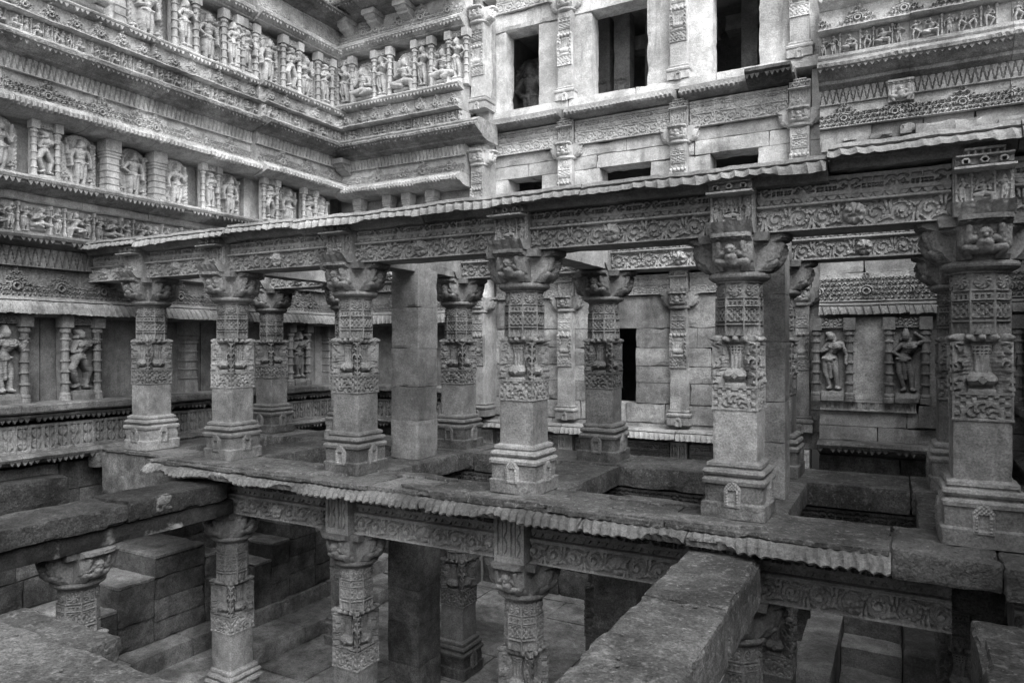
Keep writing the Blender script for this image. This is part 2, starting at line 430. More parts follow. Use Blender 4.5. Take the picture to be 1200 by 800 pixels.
# --- figures as relief: capsules composed by depth
def cap(H, U, V, a, b, ra, rb, da=0, db=0, sq=1.0):
    ax, az = a; bx, bz = b; dx, dz = bx-ax, bz-az; L2 = dx*dx+dz*dz+1e-9
    t = np.clip(((U-ax)*dx+(V-az)*dz)/L2, 0, 1)
    d2 = (U-ax-t*dx)**2+(V-az-t*dz)**2; r = ra+(rb-ra)*t
    h = np.where(d2 < r*r, da+(db-da)*t+sq*np.sqrt(np.maximum(r*r-d2, 0)), -1)
    return np.maximum(H, h)
def figure(U, V, cx, z0, Hh, pose='stand', arms=('down', 'down'), sway=0.0, fem=False, four=False, crown=True, seed=0, flip=1, face=True):
    """relief in metres of a human figure of height Hh, feet at z0"""
    u = (U-cx)/Hh*flip; v = (V-z0)/Hh; H = np.full_like(U, -1.0)
    s = sway
    C = lambda a, b, ra, rb, da=0, db=0, sq=1: cap(H, u, v, a, b, ra, rb, da, db, sq)
    dz = 0.0
    if pose == 'sit': dz = -.27
    hip = (s*.05, .50+dz); wa = (s*.03, .585+dz); ch = (-s*.03, .69+dz); hd = (s*.02, .845+dz)
    sh = .115 if not fem else .1
    H = C(hip, wa, .085 if not fem else .095, .06, .02, .02); H = C(wa, ch, .06, .092, .02, .03)
    H = C((ch[0]-sh*.8, .735+dz), (ch[0]+sh*.8, .735+dz), .045, .045, .04, .04)
    if fem:
        for q in (-1, 1): H = C((ch[0]+q*.05, .685+dz), (ch[0]+q*.05, .685+dz), .045, .045, .075, .075)
    else: H = C((wa[0], .60+dz), (wa[0], .60+dz), .06, .06, .045, .045)
    H = C((ch[0], .76+dz), hd, .034, .034, .05, .06)
    H = C((hd[0], hd[1]-.012), (hd[0], hd[1]+.015), .052, .056, .065, .065)
    for q in (-1, 1): H = C((hd[0]+q*.057, hd[1]-.02), (hd[0]+q*.06, hd[1]-.045), .016, .02, .06, .06)
    if crown: H = C((hd[0], hd[1]+.05), (hd[0], hd[1]+.1), .052, .034, .06, .05)
    else: H = C((hd[0]-.03, hd[1]+.045), (hd[0]-.05, hd[1]+.055), .05, .035, .06, .05)
    if pose == 'stand':
        for q in (-1, 1):
            kx = q*.055+s*.045*(1 if q*s > 0 else .2); ax = q*.05-s*.01
            H = C((hip[0]+q*.045, .5), (kx, .28), .064, .045, .02, .045); H = C((kx, .28), (ax, .05), .045, .028, .045, .03)
            H = C((ax, .028), (ax+q*.03, .018), .03, .024, .06, .07)
        H = C((hip[0], .47), (hip[0]*.5, .2), .022, .03, .085, .05)          # hanging sash
        H = C((hip[0]-.09, .505), (hip[0]+.09, .505), .018, .018, .085, .085)
    elif pose == 'sit':
        H = C((hip[0]-.03, .2), (-.2, .17), .07, .055, .06, .09); H = C((-.2, .17), (-.02, .12), .052, .035, .09, .1)
        H = C((hip[0]+.04, .2), (.19, .17), .07, .055, .06, .1); H = C((.19, .17), (.2, -.06), .05, .03, .1, .08); H = C((.2, -.07), (.25, -.09), .03, .024, .09, .1)
        H = C((-.2, .07), (.16, .07), .045, .045, .02, .02)
    elif pose == 'dance':
        H = C((hip[0]-.03, .5), (-.17, .32), .065, .048, .04, .08); H = C((-.17, .32), (-.06, .08), .046, .03, .08, .05)
        H = C((hip[0]+.04, .5), (.1, .28), .065, .048, .04, .06); H = C((.1, .28), (.06, .04), .046, .03, .06, .04)
        H = C((-.06, .06), (-.12, .03), .028, .022, .06, .06); H = C((.06, .03), (.12, .018), .028, .022, .06, .06)
    AR = {'down': ((.17, .57), (.155, .43)), 'up': ((.21, .73), (.18, .9)), 'hip': ((.2, .6), (.095, .525)), 'chest': ((.185, .615), (.045, .665)),
          'hold': ((.185, .61), (.2, .74)), 'head': ((.2, .80), (.075, .9)), 'front': ((.17, .58), (.07, .6)), 'cross': ((.16, .56), (-.05, .6))}
    for q, nm in zip((-1, 1), arms):
        e, h_ = AR[nm]; e = (ch[0]+q*e[0], e[1]+dz); h_ = (ch[0]+q*h_[0], h_[1]+dz)
        H = C((ch[0]+q*sh, .73+dz), e, .037, .029, .045, .055); H = C(e, h_, .03, .022, .055, .075); H = C(h_, (h_[0]+q*.012, h_[1]-.02), .027, .022, .075, .075)
    if four:
        for q in (-1, 1):
            e = (ch[0]+q*.2, .66+dz); h_ = (ch[0]+q*.205, .82+dz)
            H = C((ch[0]+q*sh, .74+dz), e, .034, .028, .01, .01); H = C(e, h_, .028, .024, .01, .03)
            if (seed+q) % 3: # disc
                rr = np.hypot(u-h_[0], v-h_[1]-.05); H = np.where(rr < .055, np.maximum(H, .05+.02*np.cos(rr*160)), H)
            else: H = C((h_[0], h_[1]-.2), (h_[0], h_[1]+.1), .02, .032, .03, .03)
    # jewellery lines
    band = np.zeros_like(u)
    for zc in (.77, .735, .53, .475): band += np.exp(-((v-zc-dz)/.006)**2)
    H = np.where(H > 0, H+.009*np.clip(band, 0, 1)*np.cos((u*1)*90)**2, H)
    H = np.where((H > 0) & (v < .5) & (v > .08) & (pose != 'sit'), H+.0018*np.cos(v*170+u*25), H)
    H = np.where((H > 0) & (v > .6+dz) & (v < .78+dz), H+.004*np.cos(np.hypot(u-ch[0], v-.8-dz)*190), H)
    return np.where(H > 0, H*Hh, -1)
def column_relief(H, U, V, cx, r, z0, z1, n=5):
    """small half-round colonnette with rings"""
    d = np.abs(U-cx); v = (V-z0)/(z1-z0)
    rr = np.full_like(U, r*.72)
    for k in range(n):
        zc = (k+.5)/n; rr = np.where(np.abs(v-zc) < .022, r, rr)
    rr = np.where((v < .1) | (v > .86), r*1.05, rr)
    ok = (d < rr) & (v >= 0) & (v <= 1)
    return np.where(ok, np.maximum(H, .4*r+np.sqrt(np.maximum(rr*rr-d*d, 0))), H)
def p_figrow(w, h, seed, sp=None, cols=True):
    def fn(U, V):
        r = random.Random(seed); H = np.zeros_like(U); x = 0.0; sp_ = h*.4
        while x < w-sp_*.3:
            k = r.random(); sit = k < .3
            wd = sp_*(1.35 if sit else .9)*r.uniform(.9, 1.1); cx = x+wd/2
            if cx+wd*.3 > w: break
            arm = r.choice([('chest', 'up'), ('down', 'hold'), ('front', 'hip'), ('head', 'hip'), ('cross', 'down'), ('front', 'front')])
            f = figure(U, V, cx, h*(.1 if not sit else .13), h*(.86 if not sit else 1.08)*r.uniform(.94, 1.04), 'sit' if sit else r.choice(['stand', 'dance', 'stand']), arm, r.uniform(-1, 1), r.random() < .5, sit and r.random() < .6, r.random() < .6, r.randint(0, 9), r.choice([-1, 1]))
            H = np.maximum(H, f*2.6)
            x += wd
            if cols and (sit or r.random() < .45):
                H = np.maximum(H, 2.6*column_relief(np.zeros_like(U), U, V, x+h*.05, h*.055, h*.05, h*.97, 4)); x += h*.1
        H = np.where(V < h*.06, np.maximum(H, h*.3), H)
        return H
    return fn

# --- column carvings
def p_pot(U, V, w, h, f):
    u = np.abs(U)/(w/2); v = V/h
    side = np.ones_like(U)*.0
    # foliage scroll borders
    prof = np.interp(v, [0, .05, .07, .12, .25, .32, .36, .6, .8, .84, .9, 1], [.62, .62, .58, .55, .66, .6, .42, .40, .5, .66, .66, .66])
    inner = u < np.interp(v, [0, .08, .3, .55, .85, 1], [.74, .76, .7, .5, .68, .72])
    pot = u < prof
    round_ = np.sqrt(np.maximum(1-(u/np.maximum(prof, .01))**2, 0))
    belly = np.interp(v, [0, .05, .08, .14, .2, .28, .34, .6, .8, .84, .9, 1], [.75, .75, .2, .75, .95, .75, .3, .35, .5, .85, .8, .2])
    Hp = belly*(.45+.55*round_)+.05*np.cos(u*prof*60)*(v > .34)*(v < .62)
    beads = (v > .64) & (v < .8); Hp = Hp-.25*beads*((np.cos(U*300) > .2) & (np.cos(V*260) > 0))
    H = np.where(pot, Hp, 0)
    cu, cv = u-.87, V*7.2
    scr = .15+.95*ss(-.2, .3, np.cos(np.arctan2(((cv % 1)-.5), (u-.83)*2.0)*2-np.hypot((cv % 1)-.5, (u-.83)*2.0)*13))
    H = np.where(~inner, .45+scr*.55, H); H = np.where(u > .94, .9, H)
    # rolled leaves on top
    lf = v > .86
    leaves = .35+.85*np.abs(np.cos(U/w*math.pi*4.5))*(1-((v-.93)/.09)**2)
    H = np.where(lf, leaves, H); H = np.where((v > .8) & (v <= .86) & (u < .66), 0, H)
    dia = np.abs(U)/(w*.09)+np.abs(v-.21)/.08; H = np.where(dia < 1, 1.05, H)
    return H
def p_medal(U, V, w, h, f):
    v = V/h; R_ = np.hypot(U, V-h*.12)/(w*.34); th = np.arctan2(V-h*.12, U)
    H = np.full_like(U, .1)
    fan = .2+.8*ss(-.3, .3, np.cos(th*9+np.sin(R_*9)*1.5))*(R_ < .85)
    H = np.where(R_ < .85, np.where(R_ < .35, .5+.5*np.cos(R_*9), fan), H)
    H = np.where((R_ >= .85) & (R_ < 1.06), 1, H)
    k = np.cos((np.abs(U)-w*.42)*95)*np.cos(V*95+1)
    H = np.where(R_ >= 1.06, .2+.7*ss(-.2, .3, k), H); H = np.where(np.abs(U) > w*.47, .8, H)
    H = np.where((v < .07) | (v > .9), 1, H)
    return H
def p_bands(U, V, w, h, f):
    v = V/h; H = np.full_like(U, .75); x = U/w
    edge = np.abs(U) > w*.45; 
    # masks row at top
    m = v > .72
    r = np.hypot(U, V-h*.84)/(h*.11); th = np.arctan2(V-h*.84, U)
    H = np.where(m, .25, H); H = np.where(m & (r < 1), .5+.6*np.abs(np.cos(th*4+r*3)), H); H = np.where(m & (r < .45), 1.1, H)
    # dash rows
    d = (v > .56) & (v < .7); H = np.where(d & (np.abs(v-.67) < .017) & (np.abs(x) < .42), 0, H)
    H = np.where(d & ((np.abs(v-.61) < .013) | (np.abs(v-.58) < .01)) & (np.cos(U*2*np.pi/(w/4)) > -.3), 0, H)
    H = np.where((v > .50) & (v < .55), np.where((v > .515) & (v < .535), 0, 1.1), H)
    z = (v > .27) & (v < .49); H = np.where(z, .3+.7*ss(-.2, .3, np.cos(U*2*np.pi/(w/3))*np.sin(v*48)+.3*np.cos(U*2*np.pi/(w/7))), H)
    H = np.where((v > .225) & (v < .26), .0, H); H = np.where((v > .19) & (v < .225), 1.15, H)
    t = v < .18; H = np.where(t & (np.abs(((U/w*3) % 1)-.5)*2 > 1-v/.17), .1, H)
    return np.where(edge & ~m, .9, H)

def sqprof(name, prof, n=10, wear=.004, sc=9, seed=0, rc=.012, chip=0):
    """square moulded block from (half width, z) profile"""
    rings = []
    for hw, z in prof:
        t = np.linspace(-1, 1, n+1)[:-1]
        sides = [np.stack([t*hw, t*0-hw], 1), np.stack([t*0+hw, t*hw], 1), np.stack([-t*hw, t*0+hw], 1), np.stack([t*0-hw, -t*hw], 1)]
        p = np.concatenate(sides); c = (np.abs(p[:, 0]) > hw*.99) & (np.abs(p[:, 1]) > hw*.99); p[c] -= np.sign(p[c])*rc*.5
        rings.append(np.concatenate([p, np.full((len(p), 1), z)], 1))
    P = np.concatenate(rings); m = 4*n
    w = fbm(P[:, 0]*sc+seed*9.1, P[:, 1]*sc, P[:, 2]*sc, seed, 3)
    e = np.minimum(np.abs(np.abs(P[:, 0])-np.abs(P[:, 1])), .06)/.06
    ch = np.clip(fbm(P[:, 0]*4+seed*5.1, P[:, 1]*4, P[:, 2]*6, seed+4, 3)-.0, 0, 1)*chip*(.35+.65*(1-e))
    rr = np.linalg.norm(P[:, :2], axis=1, keepdims=True); P[:, :2] += P[:, :2]/np.maximum(rr, .05)*(wear*w-ch)[:, None]; P[:, 2] += wear*.5*w
    Q = []
    i, j = np.meshgrid(np.arange(len(prof)-1), np.arange(m), indexing='ij'); a = (i*m+j).ravel(); b = (i*m+(j+1) % m).ravel()
    Q = np.stack([a, b, b+m, a+m], 1)
    return np_mesh(name, P, Q, extra=[list(range(m))[::-1], list(range((len(prof)-1)*m, len(prof)*m))])
def rows(a, b, hw, n): return [(hw, a+(b-a)*i/n) for i in range(n+1)]

# ================================================================== columns
CM = {}
CM['plinth'] = [sqprof('plinth', rows(0, .125, .275, 4)+[(.262, .135)]+rows(.14, .29, .252, 5), 14, .008, 9, s, chip=.03) for s in (1, 2, 3)]
bprof = [(.27, .285), (.3, .295), (.305, .325), (.29, .345), (.262, .352), (.262, .362), (.285, .372), (.295, .392), (.285, .415), (.25, .425), (.245, .437), (.262, .445), (.258, .47), (.225, .485), (.212, .49)]
CM['moulding'] = [sqprof('base_moulding', [(a*.9, b) for a, b in bprof], 16, .006, 10, s, chip=c) for s, c in ((1, .03), (5, .11), (9, .07))]
CM['shaft'] = [sqprof('shaft', rows(.485, .935, .19, 12), 14, .004, 11, s, chip=c) for s, c in ((1, .012), (4, .03))]
CM['medal'] = [perim('medallion_band', 4, .176, .93, 1.145, p_medal, .0065, .022, .004, s) for s in (1, 2, 3)]
CM['pot'] = [perim('vase_block', 4, .114, 1.14, 1.585, p_pot, .006, .086, .004, s) for s in (1, 2, 3)]
CM['drum'] = [perim('banded_drum', 8, .172, 1.58, 2.05, p_bands, .006, .024, .003, q) for q in (1, 2)]
CM['ring'] = MB().lathe([(.2, 2.04), (.205, 2.055), (.235, 2.065), (.262, 2.085), (.268, 2.1), (.262, 2.12), (.25, 2.13), (.25, 2.145)], 28).mesh('neck_ring', .004, 10)
CM['core'] = MB().lathe([(.25, 2.135), (.27, 2.18), (.275, 2.29), (.3, 2.33), (.34, 2.36), (.35, 2.42)], 8, ph=math.pi/8).lathe([(.4, 2.38), (.42, 2.45)], 4, ph=math.pi/4).mesh('capital_core', .006, 9)
def p_atlas(U, V):
    H = np.zeros_like(U); c = .17; u = U-c
    C = lambda a, b, ra, rb, da=0, db=0: cap(H, u, V, a, b, ra, rb, da, db, 1)
    H = C((0, .08), (0, .10), .06, .055, .01, .02)
    H = C((0, .165), (0, .175), .045, .048, .02, .02)
    for q in (-1, 1):
        H = C((q*.06, .14), (q*.11, .12), .03, .028, .01, .01); H = C((q*.11, .12), (q*.1, .22), .028, .026, .01, .02)
        H = C((q*.04, .06), (q*.12, .07), .036, .03, .015, .02); H = C((q*.12, .07), (q*.09, .01), .03, .024, .02, .01)
        H = C((q*.02, .18), (q*.02, .18), .014, .014, .055, .055)
        H = C((q*.14, .2), (q*.15, .1), .022, .03, 0, 0)
    H = C((0, .155), (0, .155), .018, .018, .058, .058)
    H = np.where(V > .255, np.maximum(H, .02+.012*np.cos(U*90)), H); H = np.where(V > .275, .045, H)
    return np.maximum(H, 0)
def base_arm(U, V):
    v = V/.31
    return np.interp(v, [0, .12, .35, .6, .78, .82, 1], [.25, .285, .32, .345, .355, .385, .39])-.05*(np.abs(U-.17)/.17)**4
CM['arm'] = [hf('bracket', .34, .31, lambda U, V: p_atlas(U, V)*1.05, .007, skirt=.02, amp=1, wear=.005, seed=s, key=('arm', s), base=base_arm) for s in (1, 2)]
def p_boss(U, V):
    w, h = .15, .22; u = np.abs(U)/(w/2); v = V/h
    out = np.where(v < .6, .95, .95*np.sqrt(np.maximum(1-((v-.6)/.4)**2, 0))*(1-.25*np.clip(v-.6, 0, 1)))
    H = np.where(u < out, .028, -1)
    H = np.where((u < out) & (u < .48) & (v < .66) & (v > .12), .008, H)
    H = np.where((u < out) & (v > .62), H+.008*np.cos(U*220)*np.cos(V*200), H)
    H = np.where((u > .5) & (u < .72) & (v > .1) & (v < .62), .036+.005*np.cos(V*260), H)
    return np.maximum(H, figure(U, V, 0, h*.14, h*.62, 'sit', ('front', 'front'), 0)*.6)
CM['boss'] = hf_mask('shrine_boss', .17, .23, p_boss, .006, .03)
def column(x, y, z, label, hz=1.0, lower=False, group=None, mat='column_stone', plain=False):
    t = thing('stone_column', label, 'column', (x, y, z), 0, group)
    t.scale = (1, 1, hz); t.rotation_euler = (R(-.004, .004), R(-.004, .004), R(-.02, .02))
    ob('plinth', rng.choice(CM['plinth']), 'pit_stone' if lower else rng.choice(['ledge_stone', 'ledge_stone', mat]), t)
    ob('base_moulding', rng.choice(CM['moulding']), mat, t)
    ob('shaft', rng.choice(CM['shaft']), mat, t)
    ob('medallion_band', rng.choice(CM['medal']), mat, t, rz=rng.choice([0, 1, 2, 3])*math.pi/2)
    ob('vase_block', rng.choice(CM['pot']), mat, t, rz=rng.choice([0, 1, 2, 3])*math.pi/2)
    ob('banded_drum', rng.choice(CM['drum']), mat, t, rz=rng.randrange(8)*math.pi/4)
    ob('neck_ring', CM['ring'], mat, t)
    c = ob('capital', CM['core'], mat, t)
    for k in range(4): ob('bracket', rng.choice(CM['arm']), mat, c, loc=(0, 0, 2.135), rz=k*math.pi/2)
    for k in range(4):
        if rng.random() < .85:
            a = k*math.pi/2; ob('shrine_boss', CM['boss'], mat, t, loc=(math.sin(a)*.254, -math.cos(a)*.254, .105+R(-.01, .01)), rz=a)
    return t

XS = [-9.59, -7.86, -5.71, -3.43, -1.26, .54]
YF, YB = 6.5, 8.75
ZP = -3.3                                   # pit floor
for i, x in enumerate(XS):
    column(x, YF, 0, f'carved vase-motif column on the ribbed platform edge, {ORD[i]} from the tall statue wall', group='columns along the ribbed platform edge')
for i, x in enumerate(XS):
    column(x, YB, 0, f'carved vase-motif column behind the square floor openings, {ORD[i]} from the tall statue wall', group='columns behind the floor openings')
LZ = (-.68-ZP)/2.45
for i, x in enumerate(XS):
    if i == 0: continue
    if i < 5: column(x, YF, ZP, f'carved column down in the pit under the ribbed platform edge, {ORD[i-1]} from the pit steps', LZ, True, 'pit columns under the ribbed edge')
    column(x, YB, ZP, f'carved column down in the pit under the rear walkway, {ORD[i-1]} from the pit steps', LZ, True, 'pit columns under the rear walkway')
# plain repair pillars
def pillar(x, y, z0, z1, label, wx=.42, wy=.42, seed=0, mat='column_stone'):
    t = thing('plain_pillar', label, 'pillar', (x, y, z0)); h = z1-z0; k = max(2, int(h/.5)); z = 0
    cuts = [0]+sorted(h*(q+R(-.2, .2))/k for q in range(1, k))+[h]
    for q in range(k):
        ob('stone_block', rough_box('stone_block', -wx/2+R(-.005, .005), wx/2, -wy/2, wy/2+R(-.005, .005), cuts[q]+.0005, cuts[q+1]-.0005, .04, .004, .006, .012, seed*7+q, 6), mat, t)
    return t
pillar(-5.72, 7.68, 0, 2.5, 'plain square repair pillar of rough blocks standing among the carved columns', .44, .44, 1, 'pier_stone')
pillar(-1.14, 7.42, 0, 2.5, 'plain square repair pillar hiding behind a broken-based carved column', .34, .34, 2)
pillar(-5.72, 7.68, ZP, -.5, 'plain square repair pillar with a black damp foot down in the pit', .5, .5, 3, 'pit_stone')
pillar(1.25, 6.5, ZP, -.68, 'plain pier in the pit carrying the end of the floor beam', .6, .5, 6, 'pit_stone')
pillar(-2.75, 7.6, ZP, -.5, 'plain rough pillar in the pit beside the sloping foreground beam', .5, .5, 4, 'pit_stone')

# ================================================================== beams of the pavilion
def p_block(U, V):
    """carved shrine block over a capital: figure between colonnettes under stepped eaves"""
    w, h = .38, .52; u = U-w/2; H = np.full_like(U, .03); v = V/h
    H = np.where((v > .2) & (v < .68), .0, H)
    f = figure(u, V, 0, h*.24, h*.52, 'sit', ('front', 'front'), .3, four=True); H = np.maximum(H, f*.8)
    for q in (-1, 1):
        H = np.maximum(H, figure(u, V, q*.125, h*.22, h*.42, 'stand', ('hip', 'front'), q*.8, True)*.8)
        for cx in (.07, .17): H = column_relief(H, u, V, q*cx, .014, h*.2, h*.68, 4)
    au = np.abs(u)
    H = np.where(v > .68, .0, H)
    H = np.where((v > .68) & (v < .73), .1, H); H = np.where((v >= .73) & (v < .76) & (au < .17), .04, H)
    gv = np.minimum(np.hypot(u, V-h*.81), np.hypot(au-.115, V-h*.8))
    H = np.where((v >= .76) & (v < .87) & (au < .18), np.where(gv < .014, .02, np.where(gv < .03, .085, .055)), H)
    H = np.where((v >= .87) & (v < .9) & (au < .18), .09, H)
    H = np.where((v >= .9) & (au < .13), .06+.015*np.cos(U*140), H); H = np.where((v >= .96) & (au < .13), .08, H)
    b = (v < .2); H = np.where(b, .035+.055*(v/.2)+.015*np.abs(np.cos(U*33)), H)
    return H
BLK = [hf('figure_block', .38, .52, p_block, .006, .34, 1, .004, s, key=('blk', s)) for s in (1, 2)]
def p_lozblock(U, V): return np.where((U < .035) | (U > .305) | (V < .04) | (V > .46), 1, p_lozenge(U-.02, V-.02, .46, .15))
LBL = hf('lozenge_block', .34, .5, p_lozblock, .007, .34, .03, .003, 1, key='lbl')
def p_mask(U, V):
    u, v = U/.085, (V-.09)/.09; r = np.hypot(u, v); th = np.arctan2(v, u)
    H = np.where(r < .95, .05*np.sqrt(np.maximum(1-r*r, 0))+.012*np.cos(th*7), -1)
    for q in (-1, 1): H = np.where(np.hypot(u-q*.35, v-.2) < .2, .075, H)
    return np.where((np.abs(v+.35) < .1) & (np.abs(u) < .5), .02, H)
MASK = hf_mask('mask_boss', .19, .19, p_mask, .006, .03)
def frieze_beam(x0, x1, yc, zb, zt, label, name='stone_beam', mat='frieze_stone', depth=.44, face=True, group=None, amp=.034):
    """beam along X from x0 to x1, its carved faces at yc-depth/2"""
    L = x1-x0; cx = (x0+x1)/2; t = thing(name, label, 'beam', (cx, yc, zb), 0, group)
    h = zt-zb; hs = h*.46; hr = h*.48
    ob('core', rough_box('core', -L/2+.002, L/2-.002, -depth/2+.06, depth/2, .0, h-.01, .12, .012, .004, .01, int(cx*10)), mat, t)
    for sgn in ((1, -1) if face == 2 else (1,)):
        rz = 0 if sgn == 1 else math.pi; y = -sgn*(depth/2-.03)
        ob('scroll_frieze', hf('scroll_frieze', L-.006, hs, lambda U, V: p_scroll(U-.5*L+(10.5)*hs*.92, V, hs), .0075, .05, amp, .004, int(abs(cx)*3)), mat, t, (0, y, .0), rz)
        ob('rosette_frieze', hf('rosette_frieze', L-.006, hr, lambda U, V: p_rosette(U-.5*L+10.5*.34, V, hr), .0075, .05, amp, .004, int(abs(cx)*3)), mat, t, (0, y+sgn*.025, hs+.012), rz)
        ob('fillet', MB().cbox(-L/2+.004, L/2-.004, -.05, .05, 0, .022, .006).mesh('fillet', .004, 6), mat, t, (0, y-sgn*.01, hs-.004), rz)
        ob('mask_boss', MASK, mat, t, (R(-.05, .05), y-sgn*amp*.6, .02), rz)
    return t
def cross_beam(x, y0, y1, zb, zt, w, label, mat='frieze_stone', seed=0):
    t = tag(ob('cross_beam', rough_box('cross_beam', -w/2, w/2, y0-(y0+y1)/2, y1-(y0+y1)/2, 0, zt-zb, .1, .015, .006, .02, seed), mat, None, (x, (y0+y1)/2, zb)), label, 'beam'); return t

bays = [(-10.95, XS[0])]+list(zip(XS, XS[1:]))+[(XS[5], 1.75)]
BN = ['between the statue wall and the first column', 'in the first bay from the statue wall', 'in the second bay from the statue wall', 'in the third bay from the statue wall', 'in the fourth bay from the statue wall', 'in the fifth bay from the statue wall', 'beyond the last column from the statue wall']
for i, (a, b) in enumerate(bays):
    a2 = a+(.19 if i else 0); b2 = b-(.19 if i < 6 else 0)
    frieze_beam(a2, b2, YF, 2.45, 2.89, f'scroll-carved roof beam over the ribbed platform edge {BN[i]}', group='roof beams over the platform edge')
    frieze_beam(a2, b2, YB, 2.45, 2.92, f'scroll-carved roof beam over the rear columns {BN[i]}', group='roof beams over the rear columns', mat='carved_stone')
    if i:
        frieze_beam(a2, b2, YF, -.68, -.175, f'scroll-carved floor beam under the ribbed platform edge {BN[i]}', amp=.05, group='floor beams under the platform edge')
        frieze_beam(a2, b2, YB-.17, -.68, -.27, f'scroll-carved floor beam under the rear walkway {BN[i]}', group='floor beams under the rear walkway', mat='pit_stone')
for i, x in enumerate(XS):
    t = tag(ob('figure_block', BLK[i % 2], 'carved_stone', None, (x, YF-.28, 2.445), sc=(1, 1.6, .93)), f'carved block with seated figure over the capital of the {ORD[i]} platform edge column', 'carved block', 'figure blocks on the roof beams')
    tag(ob('figure_block', BLK[(i+1) % 2], 'column_stone', None, (x, YB-.25, 2.445), sc=(1, 1.5, .92)), f'carved block with seated figure over the capital of the {ORD[i]} rear column', 'carved block', 'figure blocks on the rear beams')
    if 0 < i < 5:
        tag(ob('lozenge_block', LBL, 'frieze_stone', None, (x, YF-.3, -.685)), f'lozenge-carved block under the ribbed eave above the {ORD[i-1]} pit column', 'carved block', 'lozenge blocks under the ribbed eave')
    cross_beam(x, YF+.24, YB-.2, 2.46, 2.8, .34, f'plain roof cross beam joining the two column rows at the {ORD[i]} column', seed=i)
    cross_beam(x, YF+.24, YB-.2, -.66, -.3, .4, f'plain floor cross beam under the platform at the {ORD[i]} column', 'pit_stone', seed=i+20)

# --- ribbed eaves
def kap(outtop, out, zt, zb, back=-.1):
    """kapota eave: thin slab on top, convex ribbed face, soffit"""
    h = zt-zb
    return [(back, zt, 0), (outtop, zt, 0), (outtop+.02, zt-.035, 0), (outtop-.01, zt-.05, 0), (outtop+(out-outtop)*.35, zt-.06, 1), (outtop+(out-outtop)*.7, zt-.06-(h-.06)*.35, 1),
            (outtop+(out-outtop)*.88, zt-.06-(h-.06)*.7, 1), (out, zb, 2), (out-.03, zb+.004, 2), (outtop-.08, zb+.05, 0), (outtop-.14, zb-.03, 0), (back, zb-.04, 0)]
eave_cuts = [-11.0, -9.3, -7.45, -6.3, -4.5, -2.6, -.5, .75, 1.8]
for i, (a, b) in enumerate(zip(eave_cuts, eave_cuts[1:])):
    L = b-a-.008
    e = ob('ribbed_eave_slab', extrude('ribbed_eave_slab', kap(.42, .5, 3.0, 2.86, -.35), L, .008, (.11, .12, .024, .3), .012, .07, i+1), 'pier_stone', None, ((a+b)/2, YF, R(-.012, .012)+(.085 if i > 5 else .0)), R(-.004, .004))
    tag(e, f'weathered ribbed eave slab on the roof beams, {ORD[i]} from the statue wall', 'eave', 'ribbed eave slabs on the roof beams')

# --- the platform: walkways round square openings, ribbed lip over the pit
plat = thing('platform', 'worn stone platform with square openings and a ribbed lip over the pit', None, kind='structure')
lipcuts = [-8.7, -7.4, -6.0, -4.25, -2.5, -1.55, -.05]
for i, (a, b) in enumerate(zip(lipcuts, lipcuts[1:])):
    L = b-a-.01
    ob('ribbed_lip', extrude('ribbed_lip', [(.0, -.055, 0), (.58, -.055, 0), (.62, -.062, 1), (.67, -.075, 1), (.72, -.1, 1), (.76, -.145, 2), (.745, -.16, 2), (.6, -.12, 0), (.5, -.19, 0), (0, -.19, 0)], L, .0065, (.086, .1, .032, .35), .009, .06, i+31), 'lip_stone', plat, ((a+b)/2, YF, 0))
slabs = [-10.35, -8.72, -7.1, -5.0, -4.35, -2.9, -1.75, -.06]
for i, (a, b) in enumerate(zip(slabs, slabs[1:])):
    front = YF-.645-R(-.03, .03) if i else YF-.34
    ob('paving_slab', rough_box('paving_slab', a+.004, b-.004, front, YF+.2, -.052, 0+R(-.012, .004), .04, .01, .007, .035, i+3), 'slab_stone', plat)
ob('base_block', rough_box('base_block', -10.3, -9.3, YF-.31, YF+.18, -.68, -.056, .05, .015, .01, .04, 78), 'ledge_stone', plat)
ob('base_block', rough_box('base_block', -9.296, -8.15, YF-.29, YF+.18, -.6, -.056, .05, .015, .01, .04, 79), 'pit_stone', plat)
ob('paving_slab', rough_box('paving_slab', -10.5, -10.3, YF-.4, YF+.3, -.3, .0, .06, .015, .006, .03, 77), 'slab_stone', plat)
def flake(x, y, r, q, z=0):
    rf = random.Random(q); n = 22; m = MB(); a = [r*(1+.35*math.sin(3*t_+q)+rf.uniform(-.18, .18)) for t_ in [2*math.pi*k/n for k in range(n)]]
    ring = lambda f, zz: m.addv([(x+1.7*a[k]*f*math.cos(2*math.pi*k/n), min(max(y+.6*a[k]*f*math.sin(2*math.pi*k/n), 5.88), 6.68), zz) for k in range(n)])
    r0, r1, r2 = ring(1.02, z-.01), ring(1, z+.011), ring(.94, z+.016)
    for p_, q_ in ((r0, r1), (r1, r2)):
        for k in range(n): m.q.append([p_+k, p_+(k+1) % n, q_+(k+1) % n, q_+k])
    m.e.append([r2+k for k in range(n)])
    ob('stone_flake', m.mesh('stone_flake', .004, 20), 'slab_stone', plat)
for q in range(16): flake(R(-9, -.4), R(5.95, 6.15) if q % 3 else R(6.5, 6.6), R(.12, .34), q)
